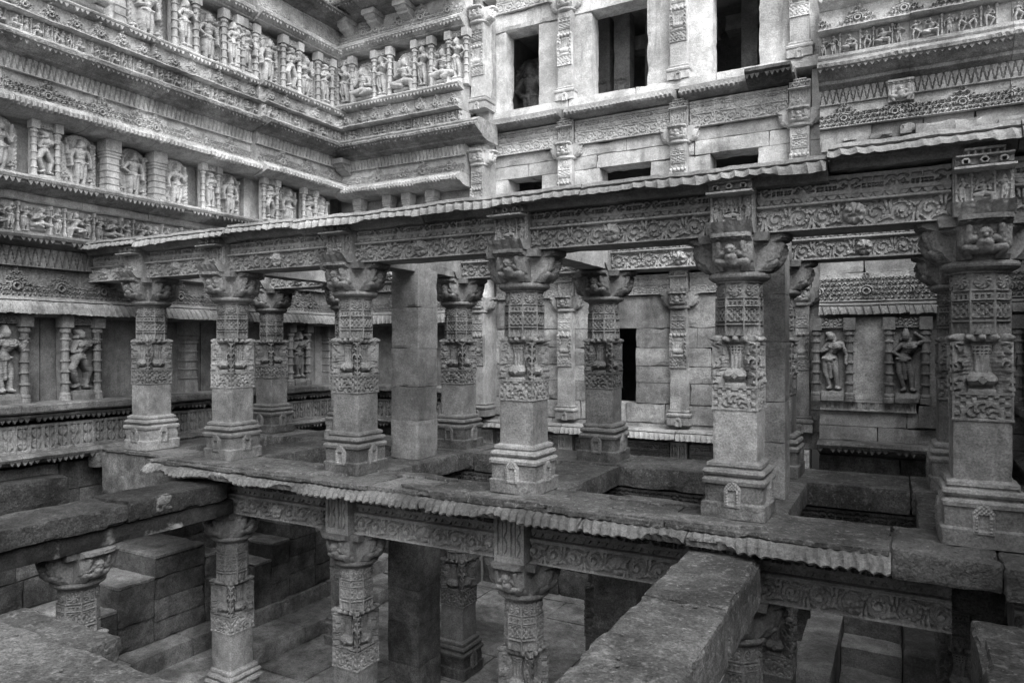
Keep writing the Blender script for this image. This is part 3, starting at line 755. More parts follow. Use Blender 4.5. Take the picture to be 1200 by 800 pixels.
# raw replacement blocks at the right end
ob('rough_block', rough_box('rough_block', -.055, .62, YF-.66, YF+.2, -.21, -.005, .028, .02, .018, .04, 5, 7), 'block_stone', plat)
ob('rough_block', rough_box('rough_block', .63, 1.9, YF-.72, YF+.2, -.26, -.01, .03, .025, .018, .05, 6, 7), 'block_stone', plat)
for i, x in enumerate(XS):
    ob('cross_slab', rough_box('cross_slab', x-.4, x+.38, YF+.204, YB-.404, -.24, -.006, .06, .015, .007, .03, i+50), 'slab_stone', plat)
for i, (a, b) in enumerate(zip([-10.6, -8.9, -6.9, -5.2, -3.1, -1.9, .1, 1.6], [-8.9, -6.9, -5.2, -3.1, -1.9, .1, 1.6, 1.7])):
    if b-a > .5: ob('paving_slab', rough_box('paving_slab', a+.004, b-.004, YB-.4, YB+.55, -.26, R(-.012, .004), .06, .014, .007, .035, i+70), 'slab_stone', plat)
for i, (a, b) in enumerate(zip(XS, XS[1:])):      # faces of the openings
    ob('edge_stone', rough_box('edge_stone', a+.385, b-.405, YF+.12, YF+.19, -.6, -.056, .06, .01, .005, .02, i+90), 'pit_stone', plat)

# --- foreground beams
def top_beam(name, x0, x1, y0, y1, z0, z1, label, mat, seed, amp=.012, chip=.06, res=.028):
    return tag(ob(name, rough_box(name, x0, x1, y0, y1, z0, z1, res, .03, amp, chip, seed, 4.5), mat), label, 'beam')
t = thing('foreground_beam', 'broad lichen-flecked stone beam jutting out from under the ribbed lip', 'beam')
ob('stone_length', rough_box('stone_length', -1.54, -.97, 4.66, 5.9, -.58, -.2, .022, .014, .02, .08, 11, 4.5), 'slab_stone', t)
ob('stone_length', rough_box('stone_length', -1.545, -.965, 2.6, 4.65, -.58, -.205, .022, .014, .02, .08, 12, 4.5), 'slab_stone', t)
t = thing('foreground_beam', 'black-stained stone beam with a pale mortar patch, ending at the pit column', 'beam')
ob('stone_length', rough_box('stone_length', -8.1, -7.42, 4.75, 6.05, -.45, -.23, .03, .015, .02, .06, 13, 4.5), 'stained_stone', t)
ob('stone_length', rough_box('stone_length', -8.12, -7.4, 2.2, 4.745, -.45, -.25, .032, .015, .022, .07, 14, 4.5), 'stained_stone', t)
ob('lower_course', rough_box('lower_course', -8.02, -7.46, 2.2, 6.2, -.66, -.455, .06, .02, .01, .03, 15, 4.5), 'patch_render', t)
ob('mortar_patch', rough_box('mortar_patch', -7.5, -7.402, 5.08, 5.3, -.41, -.225, .018, .05, .03, .06, 16, 9), 'mortar', t)
t = thing('corner_slab', 'pale flecked parapet slab with a rough broken edge beside the viewer', 'slab')
ob('slab', rough_box('slab', -6.6, -2.6, 1.5, 2.46, -.62, -.315, .026, .014, .022, .08, 17, 4.5), 'slab_stone', t)
tag(ob('broken_block', rough_box('broken_block', -5.55, -4.42, 2.44, 2.78, -.6, -.39, .026, .015, .028, .1, 18, 5), 'slab_stone'), 'broken stone block lying against the pale parapet slab', 'block')
tag(ob('end_block', rough_box('end_block', .41, .95, 3.2, 5.45, -.75, -.28, .024, .02, .018, .07, 19, 4.5), 'slab_stone'), 'lichen-flecked beam end with a rounded corner under the raw platform blocks', 'block')
# pit column under the stained beam
column(-7.78, 4.42, ZP, 'weathered column in the pit carrying the black-stained beam', (-.66-ZP)/2.45, True)
column(-1.26, 4.25, ZP, 'carved column in the pit carrying the lichen-flecked foreground beam', (-.58-ZP)/2.45, True)

# ================================================================== carved walls
BED = {}
def box_me(w, d, h, seed=0, amp=.004, res=.14):
    return rough_box('block', -w/2, w/2, -d, 0, 0, h, res, .008, amp, .015, seed)
class Wall:
    def __init__(s, name, label, loc, rz):
        s.root = thing(name, label, 'wall', loc, rz); s.M = Matrix.Translation(loc) @ Matrix.Rotation(rz, 4, 'Z')
        s.rz = rz
    def add(s, name, me, x, out, z, mat, sx=1, sz=1):
        return ob(name, me, mat, s.root, (x, -out, z), 0, (sx, 1, sz))
    def box(s, name, x0, x1, o0, o1, z0, z1, mat, res=.14, amp=.004, seed=None, chip=.015):
        return ob(name, rough_box(name, x0, x1, -o1, -o0, z0, z1, res, .01, amp, chip, seed if seed is not None else rng.randint(0, 999)), mat, s.root)
    def course(s, name, x0, x1, L, makes, out, z, mat, jit=.006):
        n = max(1, round((x1-x0)/L)); l = (x1-x0)/n
        for i in range(n):
            me = makes[rng.randrange(len(makes))]
            s.add(name, me, x0+(i+.5)*l, out+R(-jit, jit), z+R(-.003, .003), mat, (l-.004)/L)
    def world(s, x, out, z): return s.M @ Vector((x, -out, z))
PL = 1.1
def panels(kind, h, n=3, amp=.035, res=.0105, **k):
    out = []
    for q in range(n):
        fn = {'lace': lambda U, V: p_lace(U+q*.17, V, h, seed=q, **k), 'tri': lambda U, V: p_tri(U, V, h, **k), 'scroll': lambda U, V: p_scroll(U, V, h), 'loz': lambda U, V: p_lozenge(U, V, h, PL/6),
              'ros': lambda U, V: p_rosette(U, V, h), 'blk': lambda U, V: p_blocks(U, V, h, PL/4)}[kind]
        out.append(hf(kind+'_panel', PL, h, fn, res, .3, amp, .006, q+1, key=(kind, h, q, str(k))))
    return out
def figrows(h, n=4, sp=None, res=.0075):
    return [hf('figure_row', PL, h, p_figrow(PL, h, 11+q*7+int(h*100), sp), res, .3, 1.0, .003, q, key=('fr', h, q)) for q in range(n)]
def mould(kind, out, z0, z1, n=3, L=PL):
    """z relative to z0; returns meshes with origin at out=0, z=0"""
    key = ('m', kind, out, z0, z1)
    if key in CACHE: return CACHE[key]
    h = z1-z0; r = []
    for q in range(n):
        sd = q+int(z0*10)+3
        if kind == 'kapota': p = kap(out*.72, out, h, 0, -.3); a = dict(rib=(.1, .028, .026, .3), chip=.02, dx=.011)
        elif kind == 'rope': p = [(-.3, h, 0), (out*.75, h, 0), (out*.8, h*.8, 0), (out*.86, h*.76, 1), (out, h*.6, 1), (out*.98, h*.38, 1), (out*.9, h*.3, 2), (out*.8, h*.28, 0), (out*.5, h*.08, 0), (out*.2, 0, 0), (-.3, 0, 0)]; a = dict(rib=(.075, .042, .03, 1.2), chip=.015, dx=.013)
        elif kind == 'teeth': p = [(-.3, h, 0), (out*.9, h, 0), (out, h*.8, 0), (out*.97, h*.62, 0), (out*.86, h*.55, 0), (out*.84, h*.4, 0), (out*.5, h*.2, 0), (out*.25, 0, 0), (-.3, 0, 0)]; a = dict(teeth=(.075, .06, h*.6, out*.95, .05), dx=.04)
        elif kind == 'corn': p = [(-.3, h, 0), (out*.7, h, 0), (out*.8, h*.86, 0), (out*.78, h*.78, 0), (out, h*.6, 1), (out*.98, h*.5, 1), (out*.9, h*.45, 1), (out*.6, h*.25, 2), (out*.5, h*.2, 0), (out*.48, h*.1, 0), (out*.2, 0, 0), (-.3, 0, 0)]; a = dict(rib=(.09, .05, .012, 1.0), teeth=(.075, .06, h*.5, out*.93, .03), dx=.02)
        elif kind == 'wave': p = [(-.2, h, 0), (out*.8, h, 0), (out, h*.6, 0), (out, h*.3, 0), (out*.8, 0, 0), (-.2, 0, 0)]; a = dict(dx=.05, wear=.012)
        else: p = [(-.3, h, 0), (out-.015, h, 0), (out, h*.85, 0), (out, h*.2, 0), (out-.02, 0, 0), (-.3, 0, 0)]; a = dict(dx=.06, wear=.008)
        a.setdefault('wear', .007)
        r.append(extrude(kind+'_moulding', p, L, seed=sd, **a))
    CACHE[key] = r; return r

# --- statue meshes
def statue_me(kind, q):
    key = ('st', kind, q)
    if key in CACHE: return CACHE[key]
    r = random.Random(q*5+(kind == 'halo')*100+(kind == 'seat')*50)
    Hh = 1.0
    if kind == 'frame':
        arms = [('head', 'hip'), ('chest', 'down'), ('hold', 'hip'), ('front', 'up'), ('hip', 'head'), ('cross', 'down')][q % 6]; sw = [1, -1, .8, -1, 1, -.7][q % 6]
        fn = lambda U, V: figure(U, V, 0, .05, .93, 'dance' if q == 3 else 'stand', arms, sw, True, False, q % 2 == 0, q, 1 if q % 2 else -1)
        w = .5
    elif kind == 'halo':
        arms = [('down', 'down'), ('front', 'down'), ('down', 'hold'), ('hip', 'down')][q % 4]
        def fn(U, V):
            H = figure(U, V, 0, .04, .95, 'stand', arms, [.15, -.4, .5, 0][q % 4], q % 4 == 2, True, True, q)
            for sx in (-1, 1): H = np.maximum(H, figure(U, V, sx*.2, .02, .3, 'stand', ('chest', 'down'), sx*.6, True, False, False, q))
            return H
        w = .6
    else:
        def fn(U, V): return figure(U, V, 0, .13, 1.1, 'sit', [('front', 'hip'), ('chest', 'front'), ('front', 'hold')][q % 3], .4, False, True, True, q, 1 if q % 2 else -1)
        w = .66
    me = hf_mask('figure', w, 1.06, fn, .0085, .02, .005, q); CACHE[key] = me; return me
def stele_me(q, kind):
    key = ('stele', q, kind)
    if key in CACHE: return CACHE[key]
    def fn(U, V):
        u = np.abs(U)/.27; v = V
        top = np.where(v < .72, 1, np.sqrt(np.maximum(1-((v-.72)/.3)**2, 0)))
        H = np.where(u < top, .03, -1)
        rim = (u < top) & (u > top-.2)
        H = np.where(rim, .045+.012*np.cos(V*85+q)*np.cos(U*95), H)
        rr = np.hypot(U, V-.86); H = np.where((rr < .13) & (u < top), .045+.01*np.cos(rr*110), H)
        if kind == 'seat': H = np.where((v < .12) & (u < 1), .12+.01*np.cos(U*60), H)
        return H
    me = hf_mask('stele', .56, 1.04, fn, .0095, .06, .005, q); CACHE[key] = me; return me
def colonnette_me(square=False):
    key = ('col', square)
    if key in CACHE: return CACHE[key]
    m = MB()
    if not square:
        p = [(.062, 0), (.062, .06), (.055, .065), (.06, .08), (.055, .1), (.042, .11)]
        for k in range(5):
            z = .22+k*.125; p += [(.04, z-.012), (.056, z-.008), (.056, z+.008), (.04, z+.012)]
        p += [(.04, .78), (.06, .8), (.06, .83), (.045, .84), (.045, .86)]
        m.lathe(p, 12); m.box(-.065, .065, -.065, .08, .855, 1.0)
        me = m.mesh('colonnette', .004, 12)
    else:
        p = [(.13, 0), (.13, .1)]
        for k in range(4):
            z = .2+k*.12; p += [(.115, z-.01), (.13, z-.006), (.13, z+.008), (.115, z+.012)]
        p += [(.115, .66), (.135, .68), (.135, .7), (.12, .71), (.14, .74), (.14, .76), (.125, .77), (.145, .79), (.145, 1.0)]
        me = sqprof('ringed_pilaster', [(a, b) for a, b in p], 6, .003)
    CACHE[key] = me; return me
SN = [0]
def statue(wl, x, out, z, h, kind, label, mat, q=None, group=None):
    q = SN[0] if q is None else q; SN[0] += 1
    p = wl.world(x, out, z)
    nm = {'frame': 'framed_statue', 'halo': 'niche_statue', 'seat': 'seated_statue'}[kind]
    t = thing(nm, label, 'statue', p, wl.rz, group); t.scale = (h, h, h)
    if kind == 'frame':
        ob('figure', statue_me('frame', q % 6), mat, t, (0, -.05, .1), 0, (.84, 1.15, .8))
        ob('back_slab', box_me(.42, .1, .99, 3, .003, .3), mat, t, (0, .06, .004))
        ob('pedestal', rough_box('pedestal', -.13, .13, -.15, -.04, 0, .125, .05, .02, .005, .02, q), mat, t)
        for s in (-1, 1): ob('colonnette', colonnette_me(), mat, t, (s*.185, -.09, 0))
        ob('lintel', hf('lintel', .24, .11, lambda U, V: p_scroll(U, V, .11), .009, .1, .02, .002, 1, key='lint'), mat, t, (0, -.08, .885))
    else:
        ob('figure', statue_me(kind, q % (4 if kind == 'halo' else 3)), mat, t, (0, -.075 if kind == 'halo' else -.1, .0), 0, (1.12, 1.4, .97))
        ob('stele', stele_me(q % 2, kind), mat, t, (0, -.03, 0), 0, (1.15, 1, 1))
    return t
def pilaster(wl, x, out, z, h, label, mat, w=1.0):
    p = wl.world(x, out, z)
    t = tag(ob('ringed_pilaster', colonnette_me(True), mat, None, p, wl.rz, (w, w, h)), label, 'pilaster', 'ringed square pilasters between the wall niches'); return t

def lower_tiers(wl, ranges, mat='lower_stone', fmat='lower_stone', figs=True):
    """bench, balustrade, niche back, kapota, lace: z -0.2 .. 3.85"""
    for x0, x1, d in ranges:
        wl.course('ledge_stone', x0, x1, PL, mould('teeth', .62, -.2, .02), d, -.2, 'ledge_stone')
        wl.course('lozenge_panel', x0, x1, PL, panels('loz', .38, 2, .035, .009), .40+d, .02, mat)
        wl.course('tooth_moulding', x0, x1, PL, mould('teeth', .52, .4, .56), d, .4, 'ledge_stone')
        wl.course('bench_slab', x0, x1, PL, mould('slab', .58, .56, .68), d, .56, 'ledge_stone')
        for k in range(int((x1-x0)/.9)+1):
            a = x0+k*.9; b = min(x0+(k+1)*.9, x1)
            if b-a > .05: wl.box('niche_slab', a+.003, b-.003, -.4, -.1+d*.5, .66, 1.97, fmat, .25, .005)
        wl.course('kapota', x0, x1, PL, mould('kapota', .4, 1.93, 2.16), d, 1.93, mat)
        wl.course('lace_frieze', x0, x1, PL, panels('lace', .44, 3, .085, .0095, base=.42), .1+d, 2.16, mat)
        wl.course('triangle_frieze', x0, x1, PL, panels('tri', .27, 2, .05, .0105, per=.11), .16+d, 2.6, mat)
        wl.course('tooth_eave', x0, x1, PL, mould('teeth', .42, 2.86, 3.06), d, 2.86, 'ledge_stone' if not figs else mat)
        wl.course('figure_row', x0, x1, PL, figrows(.46, 4), .06+d, 3.06, 'carved_stone')
        wl.course('plain_course', x0, x1, PL, mould('slab', .14, 3.52, 3.64), d, 3.52, 'carved_stone')
        wl.course('tooth_eave', x0, x1, PL, mould('teeth', .46, 3.64, 3.85), d, 3.64, 'cornice_stone')
def upper_tiers(wl, ranges, mat='upper_stone', zk=3.85):
    for x0, x1, d in ranges:
        for k in range(int((x1-x0)/.9)+1):
            a = x0+k*.9; b = min(x0+(k+1)*.9, x1)
            if b-a > .05:
                wl.box('niche_slab', a+.003, b-.003, -.5, -.22+d, zk, 4.74, mat, .25, .005)
                wl.box('niche_slab', a+.003, b-.003, -.5, -.2+d, 6.5, 7.68, mat, .25, .005)
        wl.course('rope_eave', x0, x1, PL, mould('rope', .42, 4.7, 4.95), d, 4.7, mat)
        wl.course('lace_frieze', x0, x1, PL, panels('lace', .36, 3, .075, .0095, base=.58), .08+d, 4.95, mat)
        wl.course('triangle_frieze', x0, x1, PL, panels('tri', .24, 2, .045, .0105), .1+d, 5.31, mat)
        wl.course('cornice', x0, x1, PL, mould('corn', .52, 5.53, 5.8), d, 5.53, 'cornice_stone')
        wl.course('figure_row', x0, x1, PL, figrows(.26, 4, .12), .26+d, 5.8, mat)
        wl.course('wave_moulding', x0, x1, PL, mould('wave', .42, 6.05, 6.1), d, 6.05, mat)
        wl.course('lace_frieze', x0, x1, PL, panels('lace', .29, 3, .11, .0095, per=.366, base=.08, cell=.06), .2+d, 6.1, mat)
        wl.course('tooth_eave', x0, x1, PL, mould('teeth', .36, 6.37, 6.5), d, 6.37, mat)
        wl.course('cornice', x0, x1, PL, mould('corn', .3, 7.64, 7.9), d, 7.64, mat)
        wl.course('panel_frieze', x0, x1, PL, panels('blk', .36, 2, .03, .0105), .12+d, 7.9, mat)
        wl.course('cornice', x0, x1, PL, mould('corn', .62, 8.26, 8.55), d, 8.26, 'cornice_stone')
        wl.course('lace_frieze', x0, x1, PL, panels('lace', .44, 3, .085, .0095, base=.42), .2+d, 8.55, mat)
        wl.course('cornice', x0, x1, PL, mould('corn', .45, 8.99, 9.2), d, 8.99, mat)
        wl.box('top_course', x0, x1, -.5, .1, 9.2, 9.6, mat, .3)

def masonry(wl, x0, x1, zs, mat, o0=-.5, out=0, opens=(), lmin=.55, lmax=1.2, jit=.006, name='stone_block', sub=None):
    for z0, z1 in zip(zs, zs[1:]):
        iv = [(x0, x1)]
        for a, b, c, d in opens:
            if z1 > c+.02 and z0 < d-.02:
                nv = []
                for p, q in iv:
                    if b <= p or a >= q: nv.append((p, q)); continue
                    if a-p > .03: nv.append((p, a))
                    if q-b > .03: nv.append((b, q))
                iv = nv
        for p, q in iv:
            cur = p
            while cur < q-.02:
                l = R(lmin, lmax); e = cur+l
                if q-e < lmin*.6: e = q
                wl.box(name, cur+.002, e-.002, o0, out+R(-jit, jit), z0+.0015, z1-.0015, mat, .09, .005, chip=.03)
                cur = e

# --- left wall: the tall statue wall
LW = Wall('statue_wall', 'tall side wall stacked with statue niches, lace friezes and toothed eaves', (-10.9, 0, 0), math.pi/2)
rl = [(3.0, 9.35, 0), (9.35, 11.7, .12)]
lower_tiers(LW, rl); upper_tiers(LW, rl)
masonry(LW, -1, 12.2, [ZP-.1, -2.9, -2.5, -2.15, -1.75, -1.4, -1.0, -.6, -.19], 'pit_stone', -.5, .3)
for z0, z1 in ((-.2, 3.85), (3.85, 9.6)): LW.box('plain_backing', -6, 3.0, -.5, .1, z0, z1, 'carved_stone', .5)
LW.box('wall_core', -6, 12.6, -.9, -.45, ZP-.2, 9.6, 'carved_stone', 1.0)
g2 = 'statues in the middle niche tier of the statue wall'
K = [(5.12, 'halo'), (5.68, 'frame'), (6.23, 'halo'), (6.67, 'pil'), (7.08, 'halo'), (7.47, 'pil'), (7.85, 'halo'), (8.46, 'frame'), (8.96, 'halo'), (9.72, 'frame'), (10.28, 'halo'), (10.75, 'frame'), (11.2, 'halo')]
K = [(3.6, 'halo'), (4.1, 'pil'), (4.5, 'frame')]+K
ns = [0, 0, 0]
for x, k in K[::-1]:
    d = .12 if x > 9.35 else 0
    i = {'halo': 0, 'frame': 1, 'pil': 2}[k]; o_ = ORD[ns[i]]; ns[i] += 1
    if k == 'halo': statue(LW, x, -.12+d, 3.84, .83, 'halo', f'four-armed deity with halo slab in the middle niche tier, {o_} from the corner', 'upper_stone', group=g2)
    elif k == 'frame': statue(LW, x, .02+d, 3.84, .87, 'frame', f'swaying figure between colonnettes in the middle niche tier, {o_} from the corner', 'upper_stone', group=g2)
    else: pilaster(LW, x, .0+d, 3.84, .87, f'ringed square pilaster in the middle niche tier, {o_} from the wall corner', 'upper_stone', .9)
Q_ = [(5.2, 'frame'), (5.8, 'halo'), (6.36, 'seat'), (6.78, 'pil'), (7.3, 'halo'), (7.95, 'frame'), (8.46, 'halo'), (8.95, 'frame'), (9.25, 'frame2'), (9.72, 'halo'), (10.25, 'frame'), (10.68, 'halo'), (11.2, 'frame')]
ns = {}
for x, k in Q_[::-1]:
    d = .12 if x > 9.5 else 0
    if k == 'frame2': k = 'frame'
    i = ns.get(k, 0); ns[k] = i+1; o_ = ORD[i]
    if k == 'pil': pilaster(LW, x, 0+d, 6.49, 1.14, 'ringed square pilaster beside the seated deity in the top niche tier of the statue wall', 'upper_stone', .9)
    else:
        lb = {'halo': f'four-armed deity with arched slab in the top niche tier, {o_} from the corner', 'frame': f'slender figure between colonnettes in the top niche tier, {o_} from the corner', 'seat': 'cross-legged seated deity with one leg hanging in the top niche tier of the statue wall'}[k]
        statue(LW, x, (.0 if k == 'frame' else -.1)+d, 6.49, 1.0 if k != 'frame' else 1.12, k, lb, 'upper_stone', group='statues in the top niche tier of the statue wall')
for x, k in ((5.12, 'a'), (6.14, 'b'), (8.07, 'pil'), (10.45, 'c'), (11.5, 'pil2')):
    d = .06 if x > 9.35 else 0
    if k in 'abc':
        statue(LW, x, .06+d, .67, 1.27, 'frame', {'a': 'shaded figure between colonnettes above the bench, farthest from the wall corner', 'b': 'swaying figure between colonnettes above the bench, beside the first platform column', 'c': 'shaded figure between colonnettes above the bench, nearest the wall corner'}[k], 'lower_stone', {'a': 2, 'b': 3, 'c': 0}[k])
    else: pilaster(LW, x, -.02+d, .67, 1.27, 'dark ringed pilaster above the bench ' + ('midway along the statue wall' if k == 'pil' else 'in the wall corner'), 'lower_stone', 1.0)
pilaster(LW, 11.55, .05, 6.49, 1.14, 'dark ringed pilaster in the top tier of the inner wall corner', 'carved_stone', 1.1)

# --- rear wall, carved left part
BL = Wall('corner_wall', 'carved rear wall part beside the corner with seated deities and a deep toothed cornice', (0, 11.75, 0), 0)
rb = [(-10.95, -7.45, 0)]
lower_tiers(BL, rb)
for x0, x1, d in rb:
    BL.box('niche_slab', x0, x1, -.5, -.22, 3.85, 4.74, 'upper_stone', .25)
    BL.course('rope_eave', x0+.3, x1, PL, mould('rope', .38, 4.62, 4.86), d, 4.62, 'upper_stone')
    BL.course('lace_frieze', x0, x1, PL, panels('lace', .36, 3, .075, .0095, base=.58), .06, 4.86, 'upper_stone')
    BL.course('triangle_frieze', x0, x1, PL, panels('tri', .24, 2, .045, .0105), .08, 5.22, 'upper_stone')
    BL.course('cornice', x0, -6.95, PL, mould('corn', .56, 5.44, 5.82), d, 5.44, 'cornice_stone')
    BL.course('figure_row', x0, x1, PL, figrows(.26, 4, .12), .2, 5.82, 'upper_stone')
    BL.course('wave_moulding', x0, x1, PL, mould('wave', .4, 6.08, 6.14), d, 6.08, 'upper_stone')
    BL.course('lace_frieze', x0, x1, PL, panels('lace', .32, 3, .11, .0095, per=.366, base=.08, cell=.06), .18, 6.14, 'upper_stone')
    BL.course('tooth_eave', x0, x1, PL, mould('teeth', .38, 6.46, 6.6), d, 6.46, 'upper_stone')
    BL.box('niche_slab', x0, x1, -.5, -.2, 6.6, 7.75, 'upper_stone', .25)
    BL.course('cornice', x0, x1, PL, mould('corn', .3, 7.72, 7.95), d, 7.72, 'upper_stone')
    BL.course('lace_frieze', x0, x1, PL, panels('lace', .44, 3, .085, .0095, base=.42), .1, 7.95, 'upper_stone')
    BL.course('cornice', x0, x1, PL, mould('corn', .75, 8.39, 8.7), d, 8.39, 'cornice_stone')
    BL.course('lace_frieze', x0, x1, PL, panels('lace', .44, 3, .085, .0095, base=.42), .3, 8.7, 'upper_stone')
    BL.box('top_course', x0, x1, -.5, .2, 9.14, 9.6, 'upper_stone', .3)
    BL.box('wall_core', x0-.3, x1, -.9, -.45, ZP-.2, 9.6, 'carved_stone', 1.0)
masonry(BL, -10.9, -7.45, [ZP-.1, -2.8, -2.4, -2.0, -1.5, -1.0, -.6, -.19], 'pit_stone', -.5, .25)
bn = [(-10.52, 'frame'), (-10.05, 'seat'), (-9.5, 'frame'), (-8.95, 'seat'), (-8.45, 'frame'), (-7.98, 'seat'), (-7.62, 'frame')]
ns = {}
for x, k in bn:
    i = ns.get(k, 0); ns[k] = i+1
    statue(BL, x, .02 if k == 'frame' else -.08, 6.58, 1.1 if k == 'frame' else .95, k, f'{"standing figure between colonnettes" if k == "frame" else "seated deity with hanging leg"} above the rear wall cornice, {ORD[i]} from the corner', 'upper_stone', group='statues on the rear wall')
for i, x in enumerate((-10.2, -9.4, -8.9, -8.3)): pilaster(BL, x, .0, 3.84, .82, f'pilaster under the rear wall rope eave, {ORD[i]} from the corner', 'upper_stone', .8)
def bracket_me():
    k = 'brk'
    if k in CACHE: return CACHE[k]
    m = MB(); m.box(-.16, .16, -.42, .1, .2, .3)
    m.poly_x([(-.38, .2), (-.34, .14), (-.28, .12), (-.27, .08), (-.18, .05), (-.1, 0), (.1, 0), (.1, .2)][::-1], -.13, .13)
    CACHE[k] = m.mesh('bracket', .008, 10); return CACHE[k]
for x in (-10.35, -9.6, -8.8): BL.add('corbel', bracket_me(), x, .06, 8.12, 'upper_stone')
BL.add('corbel', bracket_me(), -10.5, .0, 5.16, 'carved_stone')

# --- rear wall, pale windowed part
MW = Wall('windowed_wall', 'pale rear wall of plain blocks with dark window openings and carved pilasters', (0, 12.3, 0), 0)
WX0, WX1 = -7.448, -1.1
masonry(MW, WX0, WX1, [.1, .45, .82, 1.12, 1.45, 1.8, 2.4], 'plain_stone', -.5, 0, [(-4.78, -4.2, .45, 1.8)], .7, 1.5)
masonry(MW, WX0, WX1, [3.05, 3.5, 3.95, 4.4, 4.8, 5.05, 5.27], 'pale_stone', -.5, 0, [(-6.85, -6.1, 3.5, 4.8), (-4.9, -3.93, 3.5, 4.8), (-2.86, -2.08, 3.5, 4.8)], .8, 1.9)
masonry(MW, WX0, WX1, [5.95, 6.13], 'pale_stone', -.5, .14, (), 1.2, 2.1)
masonry(MW, WX0, WX1, [6.13, 7.75], 'pale_stone', -.35, 0, [(-6.9, -6.17, 6.1, 7.76), (-5.05, -3.99, 6.1, 7.76), (-2.82, -2.06, 6.1, 7.76)], .6, .8)
masonry(MW, WX0, WX1, [7.75, 8.1], 'pale_stone', -.4, .02, (), 1.5, 2.3)
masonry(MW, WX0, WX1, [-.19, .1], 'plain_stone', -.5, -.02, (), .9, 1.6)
masonry(MW, WX0, WX1, [ZP-.1, -2.8, -2.4, -2.0, -1.5, -1.0, -.6], 'pit_stone', -.5, 0)
MW.box('end_fill', -1.24, -1.09, -.4, .03, 2.4, 3.04, 'upper_stone', .3); MW.box('end_fill', -1.24, -1.09, -.4, .03, 5.28, 5.94, 'upper_stone', .3); MW.box('upper_course', WX0, WX1, -.5, 0, 8.5, 9.6, 'upper_stone', .4)
px = [-7.27, -5.55, -3.38, -1.41]
segs = list(zip(px, px[1:]))
for a, b in segs:
    L = b-a-.36; c = (a+b)/2
    for zb, m in ((-.58, 'carved_stone'), (2.4, 'upper_stone'), (5.27, 'upper_stone'), (8.1, 'upper_stone')):
        h = .36 if zb < 5 else .46
        MW.box('frieze_core', c-L/2, c+L/2, -.4, .02, zb, zb+h, m, .3)
        MW.add('scroll_frieze', hf('scroll_frieze', L, h*.48, lambda U, V: p_scroll(U, V, h*.48), .0095, .06, .022, .004, int(-c*3)), c, .06, zb, m)
        MW.add('rosette_frieze', hf('rosette_frieze', L, h*.48, lambda U, V: p_rosette(U, V, h*.48), .0095, .06, .022, .004, int(-c*3)), c, .045, zb+h*.5, m)
    # rope eave under the sills
    MW.add('rope_eave', extrude('rope_eave', [(-.3, .2, 0), (.26, .2, 0), (.27, .14, 0), (.29, .13, 1), (.31, .08, 1), (.28, .05, 2), (.22, .04, 0), (.06, 0, 0), (-.3, 0, 0)], b-a-.1, .014, (.08, .045, .018, 1.0), .006, .02, int(-c*4)), c, 0, 5.745, 'carved_stone')
    MW.add('kapota', extrude('kapota', kap(.3, .4, .22, .06, -.2), b-a-.02, .014, (.09, .035, .014, .3), .006, .03, int(-c*5)), c, -.02, -.2, 'carved_stone')
    MW.add('kapota', extrude('kapota', kap(.3, .42, .24, .04, -.2), b-a-.02, .016, (.09, .035, .014, .3), .006, .03, int(-c*5)), c, -.02, 2.79, 'carved_stone')
def p_face(sc):
    return None
PANEL_POT = hf('vase_panel', .3, .4, lambda U, V: p_pot(U-.15, V, .3, .4, 0), .0085, .05, .045, .003, 1, key='pp')
PANEL_MED = hf('medallion_panel', .3, .2, lambda U, V: p_medal(U-.15, V, .3, .2, 0), .0085, .05, .02, .003, 1, key='pm')
PANEL_BAND = hf('banded_panel', .27, .42, lambda U, V: p_bands(U-.135, V, .27, .42, 0), .0085, .05, .018, .003, 1, key='pb')
def wall_pilaster(wl, x, out, z0, z1, mat, base=True):
    """pilaster with base, plain shaft, medallion, vase, bands and bracket capital"""
    t = ob('pilaster', rough_box('pilaster', -.15, .15, -.1, .3, 0, z1-z0, .12, .01, .004, .02, int(abs(x)*10)), mat, wl.root, (x, -out, z0))
    H = z1-z0; zc = H-.3
    ob('banded_panel', PANEL_BAND, mat, t, (0, -.1, zc-.42)); ob('vase_panel', PANEL_POT, mat, t, (0, -.095, zc-.82)); ob('medallion_panel', PANEL_MED, mat, t, (0, -.1, zc-1.02))
    ob('neck', MB().lathe([(.17, 0), (.2, .02), (.2, .05), (.17, .07)], 20, sy=.9).mesh('neck', .003), mat, t, (0, -.0, zc))
    c = ob('capital', rng.choice(CM['arm']), mat, t, (0, .1, zc+.05), 0, (.95, .85, .8))
    for s in (-1, 1): ob('capital_arm', CM['arm'][0], mat, t, (s*.02, .04, zc+.05), s*math.pi/2, (.7, .8, .8))
    if base:
        ob('base', sqprof('base', [(.2, 0), (.2, .12), (.19, .13), (.215, .15), (.22, .18), (.2, .2), (.18, .21), (.19, .24), (.165, .26)], 8, .005, 9, int(abs(x)*7)), mat, t, (0, .08, 0))
        ob('shrine_boss', CM['boss'], mat, t, (0, -.12, -.02), 0, (.8, .8, .7))
    return t
